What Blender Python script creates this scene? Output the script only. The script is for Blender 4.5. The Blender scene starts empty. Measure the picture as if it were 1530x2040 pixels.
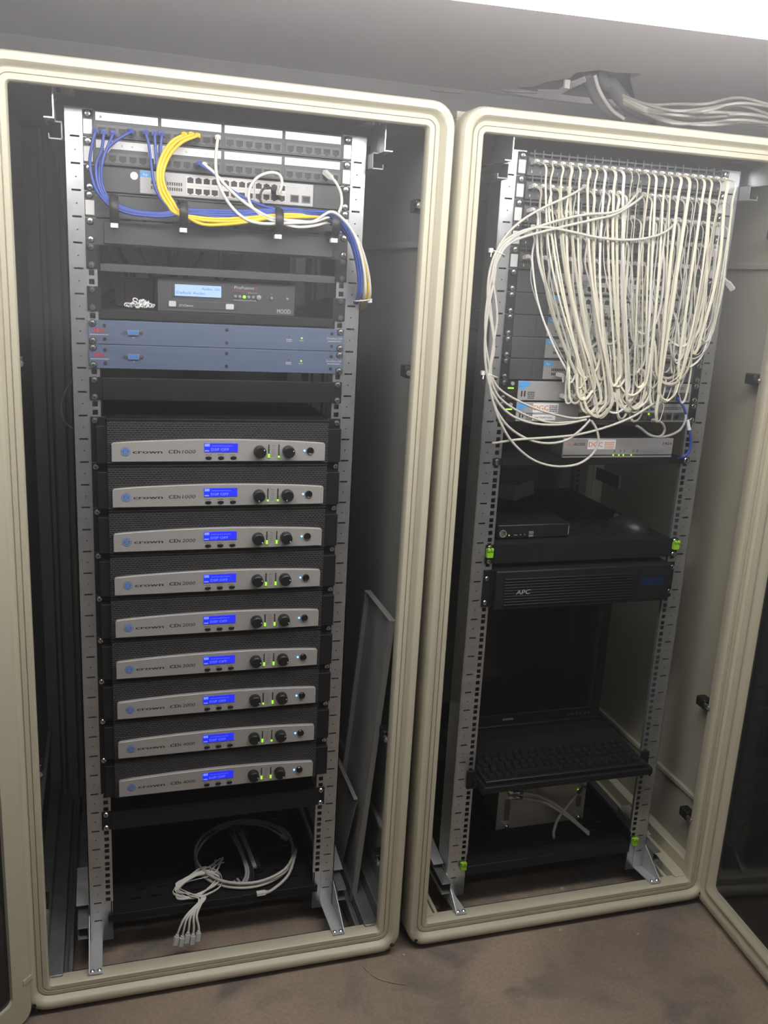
import bpy, math, random
from mathutils import Matrix, Vector
S = bpy.context.scene
COL = S.collection
PI = math.pi
U = .04445
Z0 = 1.70                       # height of the first unit line above the floor

# ------------------------------------------------------------------ camera
CAMP = Vector((-.2088, -1.7569, Z0 - .2095))
CAMR = Matrix(((.95631701, .02189048, -.29151087), (-.28716656, .25696988, -.92276858), (.05470966, .96617146, .25203089)))
FPX = 1785.556
cd = bpy.data.cameras.new('camera')
cd.sensor_fit = 'HORIZONTAL'; cd.sensor_width = 36; cd.lens = 36 * FPX / 1530
cd.clip_start = .02
cam = bpy.data.objects.new('camera', cd); COL.objects.link(cam)
cam.matrix_world = Matrix.Translation(CAMP) @ CAMR.to_4x4()
S.camera = cam
# ------------------------------------------------------------------ light and exposure
S.view_settings.view_transform = 'Standard'; S.view_settings.look = 'None'
S.view_settings.gamma = 1; S.view_settings.exposure = -0.45
S.view_settings.use_curve_mapping = False
W = bpy.data.worlds.new('world'); S.world = W; W.use_nodes = True
W.node_tree.nodes['Background'].inputs[0].default_value = (.8, .85, 1, 1)
W.node_tree.nodes['Background'].inputs[1].default_value = .02
S.cycles.max_bounces = 5; S.cycles.diffuse_bounces = 3; S.cycles.glossy_bounces = 2; S.cycles.transparent_max_bounces = 6
S.cycles.sample_clamp_indirect = 4; S.cycles.caustics_reflective = False; S.cycles.caustics_refractive = False
LAMP2 = 6.0
LAMP = 26.0                    # strength of the fluorescent diffuser
GLARE_DENSITY = 0.085  # density of the scatter volume that imitates lens glare

def ray(u, v):
    return CAMR @ Vector(((u - 765) / FPX, -(v - 1020) / FPX, -1))
def aty(u, v, y):
    d = ray(u, v); return CAMP + d * ((y - CAMP.y) / d.y)
def atx(u, v, x):
    d = ray(u, v); return CAMP + d * ((x - CAMP.x) / d.x)
def atz(u, v, z):
    d = ray(u, v); return CAMP + d * ((z - CAMP.z) / d.z)

# ------------------------------------------------------------------ materials
def mat(name, col, rough=.5, metal=0, emit=None, es=1, noise=0, nscale=20, bump=0, bscale=60, spec=.5, alpha=None, col2=None):
    m = bpy.data.materials.new(name); m.use_nodes = True
    nt = m.node_tree; b = nt.nodes['Principled BSDF']
    b.inputs['Base Color'].default_value = (*col, 1); b.inputs['Roughness'].default_value = rough
    b.inputs['Metallic'].default_value = metal; b.inputs['Specular IOR Level'].default_value = spec
    tc = None
    if noise or bump:
        tc = nt.nodes.new('ShaderNodeTexCoord')
    if noise:
        n = nt.nodes.new('ShaderNodeTexNoise'); n.inputs['Scale'].default_value = nscale; n.inputs['Detail'].default_value = 6
        r = nt.nodes.new('ShaderNodeValToRGB'); c2 = col2 or tuple(c * (1 - noise) for c in col)
        r.color_ramp.elements[0].position = .35; r.color_ramp.elements[1].position = .65
        r.color_ramp.elements[0].color = (*c2, 1); r.color_ramp.elements[1].color = (*col, 1)
        nt.links.new(tc.outputs['Object'], n.inputs['Vector']); nt.links.new(n.outputs['Fac'], r.inputs['Fac'])
        nt.links.new(r.outputs['Color'], b.inputs['Base Color'])
    if bump:
        n = nt.nodes.new('ShaderNodeTexNoise'); n.inputs['Scale'].default_value = bscale; n.inputs['Detail'].default_value = 4
        bp = nt.nodes.new('ShaderNodeBump'); bp.inputs['Strength'].default_value = bump; bp.inputs['Distance'].default_value = .002
        nt.links.new(tc.outputs['Object'], n.inputs['Vector']); nt.links.new(n.outputs['Fac'], bp.inputs['Height'])
        nt.links.new(bp.outputs['Normal'], b.inputs['Normal'])
    if emit:
        b.inputs['Emission Color'].default_value = (*emit, 1); b.inputs['Emission Strength'].default_value = es
    return m

def brushed(name, col, rough, axis, metal=.9, amt=.12):
    m = mat(name, col, rough, metal); nt = m.node_tree; b = nt.nodes['Principled BSDF']
    tc = nt.nodes.new('ShaderNodeTexCoord'); mp = nt.nodes.new('ShaderNodeMapping')
    s = [400, 400, 400]; s[axis] = 4; mp.inputs['Scale'].default_value = s
    n = nt.nodes.new('ShaderNodeTexNoise'); n.inputs['Scale'].default_value = 1; n.inputs['Detail'].default_value = 3
    r = nt.nodes.new('ShaderNodeValToRGB')
    r.color_ramp.elements[0].color = (*[c * (1 - amt) for c in col], 1); r.color_ramp.elements[1].color = (*[min(1, c * (1 + amt)) for c in col], 1)
    nt.links.new(tc.outputs['Object'], mp.inputs['Vector']); nt.links.new(mp.outputs['Vector'], n.inputs['Vector'])
    nt.links.new(n.outputs['Fac'], r.inputs['Fac']); nt.links.new(r.outputs['Color'], b.inputs['Base Color'])
    return m

def meshmat(name):
    # fine perforated steel: rows of small slots
    m = mat(name, (.02, .02, .022), .5); nt = m.node_tree; b = nt.nodes['Principled BSDF']
    tc = nt.nodes.new('ShaderNodeTexCoord'); mp = nt.nodes.new('ShaderNodeMapping')
    mp.inputs['Rotation'].default_value = (PI / 2, 0, 0)
    br = nt.nodes.new('ShaderNodeTexBrick'); br.inputs['Scale'].default_value = 1
    br.inputs['Brick Width'].default_value = .0075; br.inputs['Row Height'].default_value = .0042
    br.inputs['Mortar Size'].default_value = .0010; br.inputs['Mortar Smooth'].default_value = .3
    br.inputs['Color1'].default_value = (.003, .003, .003, 1); br.inputs['Color2'].default_value = (.005, .005, .005, 1)
    br.inputs['Mortar'].default_value = (.045, .045, .048, 1)
    bp = nt.nodes.new('ShaderNodeBump'); bp.inputs['Strength'].default_value = .6; bp.inputs['Distance'].default_value = .001
    nt.links.new(tc.outputs['Object'], mp.inputs['Vector']); nt.links.new(mp.outputs['Vector'], br.inputs['Vector'])
    nt.links.new(br.outputs['Color'], b.inputs['Base Color']); nt.links.new(br.outputs['Fac'], bp.inputs['Height'])
    nt.links.new(bp.outputs['Normal'], b.inputs['Normal'])
    return m

M = {}
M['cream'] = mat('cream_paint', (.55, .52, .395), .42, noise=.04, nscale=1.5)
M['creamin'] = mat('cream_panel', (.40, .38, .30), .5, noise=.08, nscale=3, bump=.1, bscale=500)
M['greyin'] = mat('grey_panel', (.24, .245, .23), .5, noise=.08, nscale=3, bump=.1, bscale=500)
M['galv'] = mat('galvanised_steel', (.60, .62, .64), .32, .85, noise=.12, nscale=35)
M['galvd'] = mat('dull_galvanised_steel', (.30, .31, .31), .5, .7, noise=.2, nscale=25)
M['black'] = mat('black_paint', (.010, .010, .011), .5, noise=.2, nscale=30, spec=.3)
M['bplastic'] = mat('black_plastic', (.012, .012, .013), .38, spec=.35)
M['gloss'] = mat('gloss_black', (.01, .01, .01), .12)
M['dgrey'] = mat('dark_grey_metal', (.055, .06, .065), .45, .2)
M['mgrey'] = mat('mid_grey_metal', (.26, .27, .28), .45, .3)
M['lgrey'] = mat('light_grey_metal', (.42, .42, .42), .42, .3)
M['silver'] = brushed('brushed_silver', (.50, .49, .47), .42, 0, .45, .06)
M['bluemetal'] = brushed('brushed_blue_metal', (.125, .165, .265), .42, 0, .45, .15)
M['chrome'] = mat('bright_screw', (.75, .75, .74), .22, 1)
M['white'] = mat('white_plastic', (.82, .82, .81), .45)
M['paper'] = mat('label_paper', (.88, .88, .88), .12, spec=.8)
M['cable_w'] = mat('ivory_cable', (.66, .63, .50), .45)
M['cable_w2'] = mat('white_cable', (.70, .69, .63), .45)
M['cable_g'] = mat('pale_grey_cable', (.50, .485, .43), .5)
M['cable_dg'] = mat('grey_cable', (.30, .30, .30), .5)
M['cable_b'] = mat('blue_cable', (.02, .055, .30), .4)
M['cable_y'] = mat('yellow_cable', (.78, .55, .02), .4)
M['cable_k'] = mat('black_cable', (.02, .02, .02), .45)
M['plug'] = mat('clear_plug', (.7, .7, .66), .2)
M['green'] = mat('green_plastic', (.30, .62, .02), .4)
M['port'] = mat('port_dark', (.012, .012, .014), .5)
M['pins'] = mat('port_shell', (.10, .10, .105), .45)
M['portw'] = mat('port_outline', (.72, .70, .66), .5)
M['hpblue'] = mat('blue_badge', (.08, .35, .75), .4)
M['crownblue'] = mat('emblem_blue', (.05, .17, .50), .4)
M['ink'] = mat('dark_print', (.02, .02, .02), .5)
M['wink'] = mat('white_print', (.6, .6, .6), .5)
M['red'] = mat('red_print', (.45, .02, .03), .5)
M['orange'] = mat('orange_print', (.75, .22, .06), .5)
M['lcdblue'] = mat('blue_display', (.02, .03, .4), .3, emit=(.012, .02, 1), es=.95)
M['lcdtext'] = mat('display_text', (.2, .3, .9), .3, emit=(.12, .22, 1), es=1.0)
M['lcdpale'] = mat('pale_display', (.3, .4, .6), .3, emit=(.34, .53, 1), es=.75)
M['ledg'] = mat('green_led', (.2, .8, .05), .4, emit=(.45, 1, .03), es=1.3)
M['ledb'] = mat('blue_led', (.2, .4, 1), .4, emit=(.10, .35, 1), es=5)
M['lcdoff'] = mat('blue_black_display', (.008, .014, .04), .2, emit=(.02, .08, .30), es=.05)
M['grille'] = meshmat('perforated_black')
M['floor'] = mat('concrete_floor', (.30, .235, .175), .85, noise=.35, nscale=2.2, bump=.4, bscale=30, col2=(.17, .135, .105))
M['ceil'] = mat('ceiling_plaster', (.82, .775, .80), .9, noise=.05, nscale=3, bump=.3, bscale=14)
M['wall'] = mat('wall_plaster', (.26, .257, .25), .9, noise=.08, nscale=3)
M['tubeL'] = mat('lamp_diffuser', (.9, .9, .9), .4, emit=(1, .978, .955), es=LAMP)
M['tubeM'] = mat('lamp_diffuser_far', (.9, .9, .9), .4, emit=(1, .978, .955), es=LAMP2)
M['sheet'] = mat('bare_sheet_metal', (.46, .465, .45), .45, .4, noise=.15, nscale=12)
M['alu'] = mat('bare_aluminium', (.70, .68, .62), .4, .35, noise=.12, nscale=8)
M['foot'] = mat('zinc_foot', (.62, .64, .65), .4, .35, noise=.1, nscale=25)
M['dust'] = mat('dirt_crumb', (.35, .30, .24), .9)
M['duct'] = mat('grey_conduit', (.22, .21, .22), .6)
M['copper'] = mat('dark_red_case', (.05, .018, .018), .5)
gm = bpy.data.materials.new('tinted_glass'); gm.use_nodes = True
_nt = gm.node_tree; _b = _nt.nodes['Principled BSDF']
_b.inputs['Base Color'].default_value = (.02, .02, .022, 1); _b.inputs['Roughness'].default_value = .08
_b.inputs['Alpha'].default_value = .88
M['glass'] = gm

def concrete():
    m = M['floor']; nt = m.node_tree; b = nt.nodes['Principled BSDF']
    src = b.inputs['Base Color'].links[0].from_socket
    tc = nt.nodes.new('ShaderNodeTexCoord')
    n = nt.nodes.new('ShaderNodeTexNoise'); n.inputs['Scale'].default_value = 5.5; n.inputs['Detail'].default_value = 3; n.inputs['Distortion'].default_value = .6
    r = nt.nodes.new('ShaderNodeValToRGB'); r.color_ramp.elements[0].position = .52; r.color_ramp.elements[1].position = .66
    r.color_ramp.elements[0].color = (0, 0, 0, 1); r.color_ramp.elements[1].color = (1, 1, 1, 1)
    n2 = nt.nodes.new('ShaderNodeTexNoise'); n2.inputs['Scale'].default_value = 120; n2.inputs['Detail'].default_value = 8
    mx = nt.nodes.new('ShaderNodeMixRGB'); mx.inputs[2].default_value = (.15, .13, .11, 1)
    mx2 = nt.nodes.new('ShaderNodeMixRGB'); mx2.blend_type = 'OVERLAY'; mx2.inputs[0].default_value = .3
    nt.links.new(tc.outputs['Object'], n.inputs['Vector']); nt.links.new(n.outputs['Fac'], r.inputs['Fac'])
    nt.links.new(tc.outputs['Object'], n2.inputs['Vector'])
    nt.links.new(r.outputs['Color'], mx.inputs[0]); nt.links.new(src, mx.inputs[1])
    nt.links.new(mx.outputs[0], mx2.inputs[1]); nt.links.new(n2.outputs['Fac'], mx2.inputs[2])
    nt.links.new(mx2.outputs[0], b.inputs['Base Color'])
concrete()

# ------------------------------------------------------------------ mesh builder
_txt = {}
def textgeo(s):
    if s not in _txt:
        c = bpy.data.curves.new('t', 'FONT'); c.body = s; c.size = 1; c.resolution_u = 2
        o = bpy.data.objects.new('t', c); COL.objects.link(o)
        bpy.context.view_layer.update()
        me = bpy.data.meshes.new_from_object(o.evaluated_get(bpy.context.evaluated_depsgraph_get()))
        _txt[s] = ([v.co.copy() for v in me.vertices], [tuple(p.vertices) for p in me.polygons])
        bpy.data.objects.remove(o); bpy.data.curves.remove(c); bpy.data.meshes.remove(me)
    return _txt[s]

def catmull(pts, n=6):
    P = [Vector(p) for p in pts]
    P = [P[0] * 2 - P[1]] + P + [P[-1] * 2 - P[-2]]
    out = []
    for i in range(1, len(P) - 2):
        a, b, c, d = P[i - 1:i + 3]
        for k in range(n):
            t = k / n
            out.append(.5 * ((2 * b) + (c - a) * t + (2 * a - 5 * b + 4 * c - d) * t * t + (3 * b - a - 3 * c + d) * t ** 3))
    out.append(P[-2]); return out

class MB:
    def __init__(s): s.v = []; s.f = []; s.mi = []; s.m = 0
    def add(s, vs, fs):
        o = len(s.v); s.v += [tuple(v) for v in vs]; s.f += [tuple(o + i for i in f) for f in fs]; s.mi += [s.m] * len(fs)
        return s
    def box(s, x0, x1, y0, y1, z0, z1, M4=None):
        vs = [Vector((x, y, z)) for x in (x0, x1) for y in (y0, y1) for z in (z0, z1)]
        if M4: vs = [M4 @ v for v in vs]
        return s.add(vs, [(0, 1, 3, 2), (4, 6, 7, 5), (0, 4, 5, 1), (2, 3, 7, 6), (0, 2, 6, 4), (1, 5, 7, 3)])
    def cyl(s, c, r, h, axis=1, n=16, r2=None):
        r2 = r if r2 is None else r2; vs = []
        for k, (rr, hh) in enumerate(((r, 0), (r2, h))):
            for i in range(n):
                a = 2 * PI * i / n; p = [0, 0, 0]
                p[(axis + 1) % 3] = rr * math.cos(a); p[(axis + 2) % 3] = rr * math.sin(a); p[axis] = hh
                vs.append((c[0] + p[0], c[1] + p[1], c[2] + p[2]))
        fs = [(i, (i + 1) % n, n + (i + 1) % n, n + i) for i in range(n)] + [tuple(range(n)), tuple(range(n, 2 * n))]
        return s.add(vs, fs)
    def lathe(s, c, prof, axis=1, n=16, sgn=-1):
        vs = []
        for rr, hh in prof:
            for i in range(n):
                a = 2 * PI * i / n; p = [0, 0, 0]
                p[(axis + 1) % 3] = rr * math.cos(a); p[(axis + 2) % 3] = rr * math.sin(a); p[axis] = sgn * hh
                vs.append((c[0] + p[0], c[1] + p[1], c[2] + p[2]))
        fs = []
        for k in range(len(prof) - 1):
            fs += [(k * n + i, k * n + (i + 1) % n, (k + 1) * n + (i + 1) % n, (k + 1) * n + i) for i in range(n)]
        fs += [tuple(range(n)), tuple(range((len(prof) - 1) * n, len(prof) * n))]
        return s.add(vs, fs)
    def prism(s, poly, y0, y1):      # poly in x,z
        n = len(poly)
        vs = [(x, y0, z) for x, z in poly] + [(x, y1, z) for x, z in poly]
        return s.add(vs, [tuple(range(n)), tuple(range(n, 2 * n))] + [(i, (i + 1) % n, n + (i + 1) % n, n + i) for i in range(n)])
    def slab(s, quad, th):           # 3d polygon with thickness along its normal
        q = [Vector(p) for p in quad]; nrm = (q[1] - q[0]).cross(q[2] - q[0]).normalized() * th; n = len(q)
        return s.add(q + [p + nrm for p in q], [tuple(range(n)), tuple(range(n, 2 * n))] + [(i, (i + 1) % n, n + (i + 1) % n, n + i) for i in range(n)])
    def tube(s, pts, r, n=8, r2=None, tw=None, cap=True):
        pts = [Vector(p) for p in pts]; N = len(pts); r2 = r2 or r
        t0 = (pts[1] - pts[0]).normalized()
        up = Vector((0, 0, 1)) if abs(t0.z) < .9 else Vector((1, 0, 0))
        a = (up - t0 * up.dot(t0)).normalized(); vs = []
        for i, p in enumerate(pts):
            t = (pts[min(i + 1, N - 1)] - pts[max(i - 1, 0)]).normalized()
            a = (a - t * a.dot(t))
            a = a.normalized() if a.length > 1e-6 else t.orthogonal().normalized()
            b = t.cross(a); w = tw(i / (N - 1)) if tw else 0
            A = a * math.cos(w) + b * math.sin(w); B = t.cross(A)
            for k in range(n):
                q = 2 * PI * k / n
                vs.append(p + A * (r * math.cos(q)) + B * (r2 * math.sin(q)))
        fs = [(i * n + k, i * n + (k + 1) % n, (i + 1) * n + (k + 1) % n, (i + 1) * n + k) for i in range(N - 1) for k in range(n)]
        if cap: fs += [tuple(range(n)), tuple(range((N - 1) * n, N * n))]
        return s.add(vs, fs)
    def plate(s, x0, x1, z0, z1, y, th, holes):   # flat plate facing -y with square holes cut through
        eps = 1e-5
        xs = sorted({round(v, 6) for v in [x0, x1] + [h[0] for h in holes] + [h[1] for h in holes] if x0 - eps <= v <= x1 + eps})
        zs = sorted({round(v, 6) for v in [z0, z1] + [h[2] for h in holes] + [h[3] for h in holes] if z0 - eps <= v <= z1 + eps})
        nx, nz = len(xs), len(zs)
        solid = [[True] * (nz - 1) for _ in range(nx - 1)]
        for h in holes:
            for i in range(nx - 1):
                if xs[i] < h[0] - eps or xs[i + 1] > h[1] + eps: continue
                for j in range(nz - 1):
                    if zs[j] >= h[2] - eps and zs[j + 1] <= h[3] + eps: solid[i][j] = False
        vs = [(x, yy, z) for yy in (y, y + th) for x in xs for z in zs]
        I = lambda q, i, j: q * nx * nz + i * nz + j
        fs = []
        for i in range(nx - 1):
            for j in range(nz - 1):
                if not solid[i][j]: continue
                fs.append((I(0, i, j), I(0, i + 1, j), I(0, i + 1, j + 1), I(0, i, j + 1)))
                fs.append((I(1, i, j), I(1, i, j + 1), I(1, i + 1, j + 1), I(1, i + 1, j)))
                if i == 0 or not solid[i - 1][j]: fs.append((I(0, i, j), I(0, i, j + 1), I(1, i, j + 1), I(1, i, j)))
                if i == nx - 2 or not solid[i + 1][j]: fs.append((I(0, i + 1, j), I(1, i + 1, j), I(1, i + 1, j + 1), I(0, i + 1, j + 1)))
                if j == 0 or not solid[i][j - 1]: fs.append((I(0, i, j), I(1, i, j), I(1, i + 1, j), I(0, i + 1, j)))
                if j == nz - 2 or not solid[i][j + 1]: fs.append((I(0, i, j + 1), I(0, i + 1, j + 1), I(1, i + 1, j + 1), I(1, i, j + 1)))
        return s.add(vs, fs)
    def text(s, t, x, z, w, h, y, shear=0, bold=0):   # fits the string in width w, cap height h, printed on a face looking to -y
        V, F = textgeo(t)
        if not V: return s
        xa = min(p.x for p in V); xb = max(p.x for p in V)
        k = w / (xb - xa); kz = h / .73
        for dx in ((0, bold) if bold else (0,)):
            s.add([(x + (p.x - xa) * k + shear * p.y * kz + dx, y - dx * .02, z + p.y * kz) for p in V], F)
        return s
    def dots(s, x, z, w, h, y, rows=1, seed=0):     # unreadably small print: little strokes
        rnd = random.Random(seed); rh = h / rows
        for r in range(rows):
            xx = x
            while xx < x + w:
                l = rnd.uniform(.001, .0035)
                s.add([(xx, y, z + r * rh), (min(xx + l, x + w), y, z + r * rh), (min(xx + l, x + w), y, z + r * rh + rh * .55), (xx, y, z + r * rh + rh * .55)], [(0, 1, 2, 3)])
                xx += l + .0009
        return s
    def mesh(s, name, mats, smooth=35):
        me = bpy.data.meshes.new(name); me.from_pydata(s.v, [], s.f)
        mats = mats if isinstance(mats, (list, tuple)) else [mats]
        for k in mats: me.materials.append(M[k] if isinstance(k, str) else k)
        me.polygons.foreach_set('material_index', s.mi)
        import bmesh
        bm = bmesh.new(); bm.from_mesh(me); bmesh.ops.recalc_face_normals(bm, faces=bm.faces); bm.to_mesh(me); bm.free()
        if smooth:
            me.polygons.foreach_set('use_smooth', [True] * len(me.polygons)); me.set_sharp_from_angle(angle=math.radians(smooth))
        me.update(); return me

CAB = [Matrix.Translation((0, 0, Z0)),
       Matrix.Translation((.8101, -.037, Z0 + .0016)) @ Matrix.Rotation(-.0103, 4, 'Z') @ Matrix.Rotation(-.0042, 4, 'Y')]

def props(o, label, cat, group=None, kind=None):
    if label: o['label'] = label
    if cat: o['category'] = cat
    if group: o['group'] = group
    if kind: o['kind'] = kind
    return o
def thing(name, label, cat, cab=0, loc=(0, 0, 0), group=None, rot=None):
    o = bpy.data.objects.new(name, None); COL.objects.link(o); o.empty_display_size = .05
    o.matrix_world = CAB[cab] @ Matrix.Translation(loc) @ (rot.to_4x4() if rot else Matrix.Identity(4))
    return props(o, label, cat, group)
SPLIT = set('ear side_plate side_rail plinth hinge_hole cross_bar bolt slide_rail usb_socket badge clip_tab seam module_bracket status_lamp socket_hole thumb_screw hex_screw'.split())
def clusters(mb):          # separate pieces of a mesh, pieces that touch kept together
    par = list(range(len(mb.v)))
    def find(i):
        while par[i] != i: par[i] = par[par[i]]; i = par[i]
        return i
    for f in mb.f:
        for i in f[1:]: par[find(i)] = find(f[0])
    isl = {}
    for i in range(len(mb.v)): isl.setdefault(find(i), []).append(i)
    bb = []
    for k, ids in isl.items():
        lo = [min(mb.v[i][a] for i in ids) - .0004 for a in range(3)]; hi = [max(mb.v[i][a] for i in ids) + .0004 for a in range(3)]
        bb.append([lo, hi, {k}])
    again = True
    while again:
        again = False
        for i in range(len(bb)):
            for j in range(i + 1, len(bb)):
                if all(bb[i][0][a] <= bb[j][1][a] and bb[j][0][a] <= bb[i][1][a] for a in range(3)):
                    bb[i] = [[min(bb[i][0][a], bb[j][0][a]) for a in range(3)], [max(bb[i][1][a], bb[j][1][a]) for a in range(3)], bb[i][2] | bb[j][2]]
                    del bb[j]; again = True; break
            if again: break
    out = []
    for lo, hi, ks in bb:
        ids = [i for k in ks for i in isl[k]]; m = {i: n for n, i in enumerate(ids)}; q = MB(); q.v = [mb.v[i] for i in ids]
        for f, mi in zip(mb.f, mb.mi):
            if f[0] in m: q.f.append(tuple(m[i] for i in f)); q.mi.append(mi)
        out.append(q)
    return out
def part(name, mb, mats, parent, loc=None, bevel=0, label=None, smooth=35):
    if isinstance(mb, MB) and name in SPLIT:
        cs = clusters(mb)
        if len(cs) > 1:
            for c in cs[:-1]: _part(name, c, mats, parent, loc, bevel, label, smooth)
            return _part(name, cs[-1], mats, parent, loc, bevel, label, smooth)
    return _part(name, mb, mats, parent, loc, bevel, label, smooth)
def _part(name, mb, mats, parent, loc=None, bevel=0, label=None, smooth=35):
    me = mb if isinstance(mb, bpy.types.Mesh) else mb.mesh(name, mats, smooth)
    o = bpy.data.objects.new(name, me); COL.objects.link(o)
    if parent: o.parent = parent
    if loc: o.location = loc
    if bevel:
        b = o.modifiers.new('bevel', 'BEVEL'); b.width = bevel; b.segments = 2; b.limit_method = 'ANGLE'; b.angle_limit = math.radians(40)
    if label: o['label'] = label
    return o
def solo(name, mb, mats, label, cat, group=None, bevel=0, smooth=35):    # a thing of one mesh given in world coordinates
    xs = [v[0] for v in mb.v]; ys = [v[1] for v in mb.v]; zs = [v[2] for v in mb.v]
    c = Vector(((min(xs) + max(xs)) / 2, (min(ys) + max(ys)) / 2, min(zs)))
    mb.v = [(v[0] - c.x, v[1] - c.y, v[2] - c.z) for v in mb.v]
    o = part(name, mb, mats, None, c, bevel, smooth=smooth)
    return props(o, label, cat, group)
def struct(name, mb, mats, smooth=0):
    o = part(name, mb, mats, None, smooth=smooth); o['kind'] = 'structure'; return o

# ------------------------------------------------------------------ room
CE = Z0 + .30; WB = .74; XL, XR, YF = -1.35, 2.35, -3.1
mb = MB(); mb.box(XL, XR, YF, WB, -.05, 0); struct('floor', mb, 'floor')
cu = bpy.data.curves.new('c', 'CURVE'); cu.dimensions = '2D'; cu.fill_mode = 'BOTH'; cu.extrude = .008
hole = [(.80, .70), (.83, .655), (.88, .60), (.885, .53), (.915, .46), (.90, .40), (.935, .345), (.98, .352), (1.035, .325), (1.05, .40), (1.10, .47), (1.19, .60), (1.24, .69), (1.1, .72), (.95, .725)]
for pl in ([(XL, YF), (XR, YF), (XR, WB), (XL, WB)], hole):
    sp = cu.splines.new('POLY'); sp.points.add(len(pl) - 1)
    for i, (x, y) in enumerate(pl): sp.points[i].co = (x, y, 0, 1)
    sp.use_cyclic_u = True
o = bpy.data.objects.new('c', cu); COL.objects.link(o); bpy.context.view_layer.update()
me = bpy.data.meshes.new_from_object(o.evaluated_get(bpy.context.evaluated_depsgraph_get())); bpy.data.objects.remove(o)
me.materials.clear(); me.materials.append(M['ceil'])
ce = bpy.data.objects.new('ceiling', me); COL.objects.link(ce); ce.location = (0, 0, CE + .008); ce['kind'] = 'structure'
mb = MB()
mb.box(XL, XR, YF, WB, CE + .30, CE + .32)
struct('ceiling', mb, 'wall')
for n, b in (('wall_back', (XL, XR, WB, WB + .1, 0, CE + .3)), ('wall_left', (XL - .1, XL, YF, WB, 0, CE + .3)), ('wall_right', (XR, XR + .1, YF, WB, 0, CE + .3)), ('wall_front', (XL, XR, YF - .1, YF, 0, CE + .3))):
    mb = MB(); mb.box(*b); struct(n, mb, 'wall')

# ------------------------------------------------------------------ ceiling lamp
def lamp(label, loc, rz, em, L=.66, w=.125, drop=.05, h=.065):
    t = props(bpy.data.objects.new('fluorescent_lamp', None), label, 'lamp', 'ceiling lamps'); COL.objects.link(t)
    t.location = loc; t.rotation_euler = (0, 0, rz)
    mb = MB(); mb.box(-L * .9, L * .9, -.02, .02, -drop, -drop + .02); hsg = part('lamp_housing', mb, 'white', t, bevel=.003)
    for x in (-.5 * L, .5 * L): mb = MB(); mb.cyl((x, 0, -drop + .02), .004, drop - .02, 2, 8); part('hanger', mb, 'white', t)
    mb = MB(); mb.box(-L, L, -w, w, -drop - h, -drop); part('diffuser', mb, em, t, bevel=.012)
lamp('glowing white fluorescent ceiling lamp hanging above the front of the cabinets', (.55, -.70, CE), -.085, 'tubeL', L=1.12, w=.06, drop=.09, h=.09)
lamp('second glowing fluorescent ceiling lamp, further out in the aisle', (.55, -1.75, CE), 0, 'tubeM', L=.95, w=.03, drop=.04, h=.045)

# added haze in the upper room: scatter volume standing in for lens flare
hm = bpy.data.materials.new('glare_scatter'); hm.use_nodes = True; _n = hm.node_tree; _n.nodes.remove(_n.nodes['Principled BSDF'])
_v = _n.nodes.new('ShaderNodeVolumeScatter'); _v.inputs['Density'].default_value = GLARE_DENSITY; _v.inputs['Anisotropy'].default_value = 0
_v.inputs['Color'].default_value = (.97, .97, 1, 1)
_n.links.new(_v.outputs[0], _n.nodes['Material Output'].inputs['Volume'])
mb = MB(); mb.box(XL + .01, XR - .01, YF + .01, WB - .01, 1.38, CE + .29); o = part('glare', mb, hm, None, smooth=0); o['kind'] = 'stuff'; o['label'] = 'added haze hanging in the upper air under the lamps'; o['category'] = 'glare'

# ------------------------------------------------------------------ cabinets
def rrect(xa, xb, za, zb, r, n=6):
    pts = []
    for cx, cz, a0 in ((xb - r, zb - r, 0), (xa + r, zb - r, 90), (xa + r, za + r, 180), (xb - r, za + r, 270)):
        for k in range(n + 1):
            a = math.radians(a0 + 90 * k / n); pts.append((cx + r * math.cos(a), cz + r * math.sin(a)))
    return pts
def frame_mb(outer, inner, prof, r0, r1):
    mb = MB(); loops = []
    for tt, y in prof:
        xa, xb, za, zb = [o * (1 - tt) + i * tt for o, i in zip(outer, inner)]
        loops.append([(x, y, z) for x, z in rrect(xa, xb, za, zb, r0 * (1 - tt) + r1 * tt)])
    n = len(loops[0])
    for L in loops: mb.v += L
    for k in range(len(loops)):
        k2 = (k + 1) % len(loops)
        for i in range(n):
            mb.f.append((k * n + i, k * n + (i + 1) % n, k2 * n + (i + 1) % n, k2 * n + i)); mb.mi.append(0)
    return mb

def catch(parent, x, y, z, sg):
    mb = MB(); mb.box(min(x, x - sg * .024), max(x, x - sg * .024), y - .016, y + .018, z - .012, z + .012)
    c = part('door_catch', mb, 'bplastic', parent, bevel=.003)
    mb = MB(); mb.cyl((x - sg * .020, y - .030, z), .006, .014, 1, 10); mb.cyl((x - sg * .020, y - .034, z), .0035, .006, 1, 8); part('catch_screw', mb, 'chrome', c)

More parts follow.
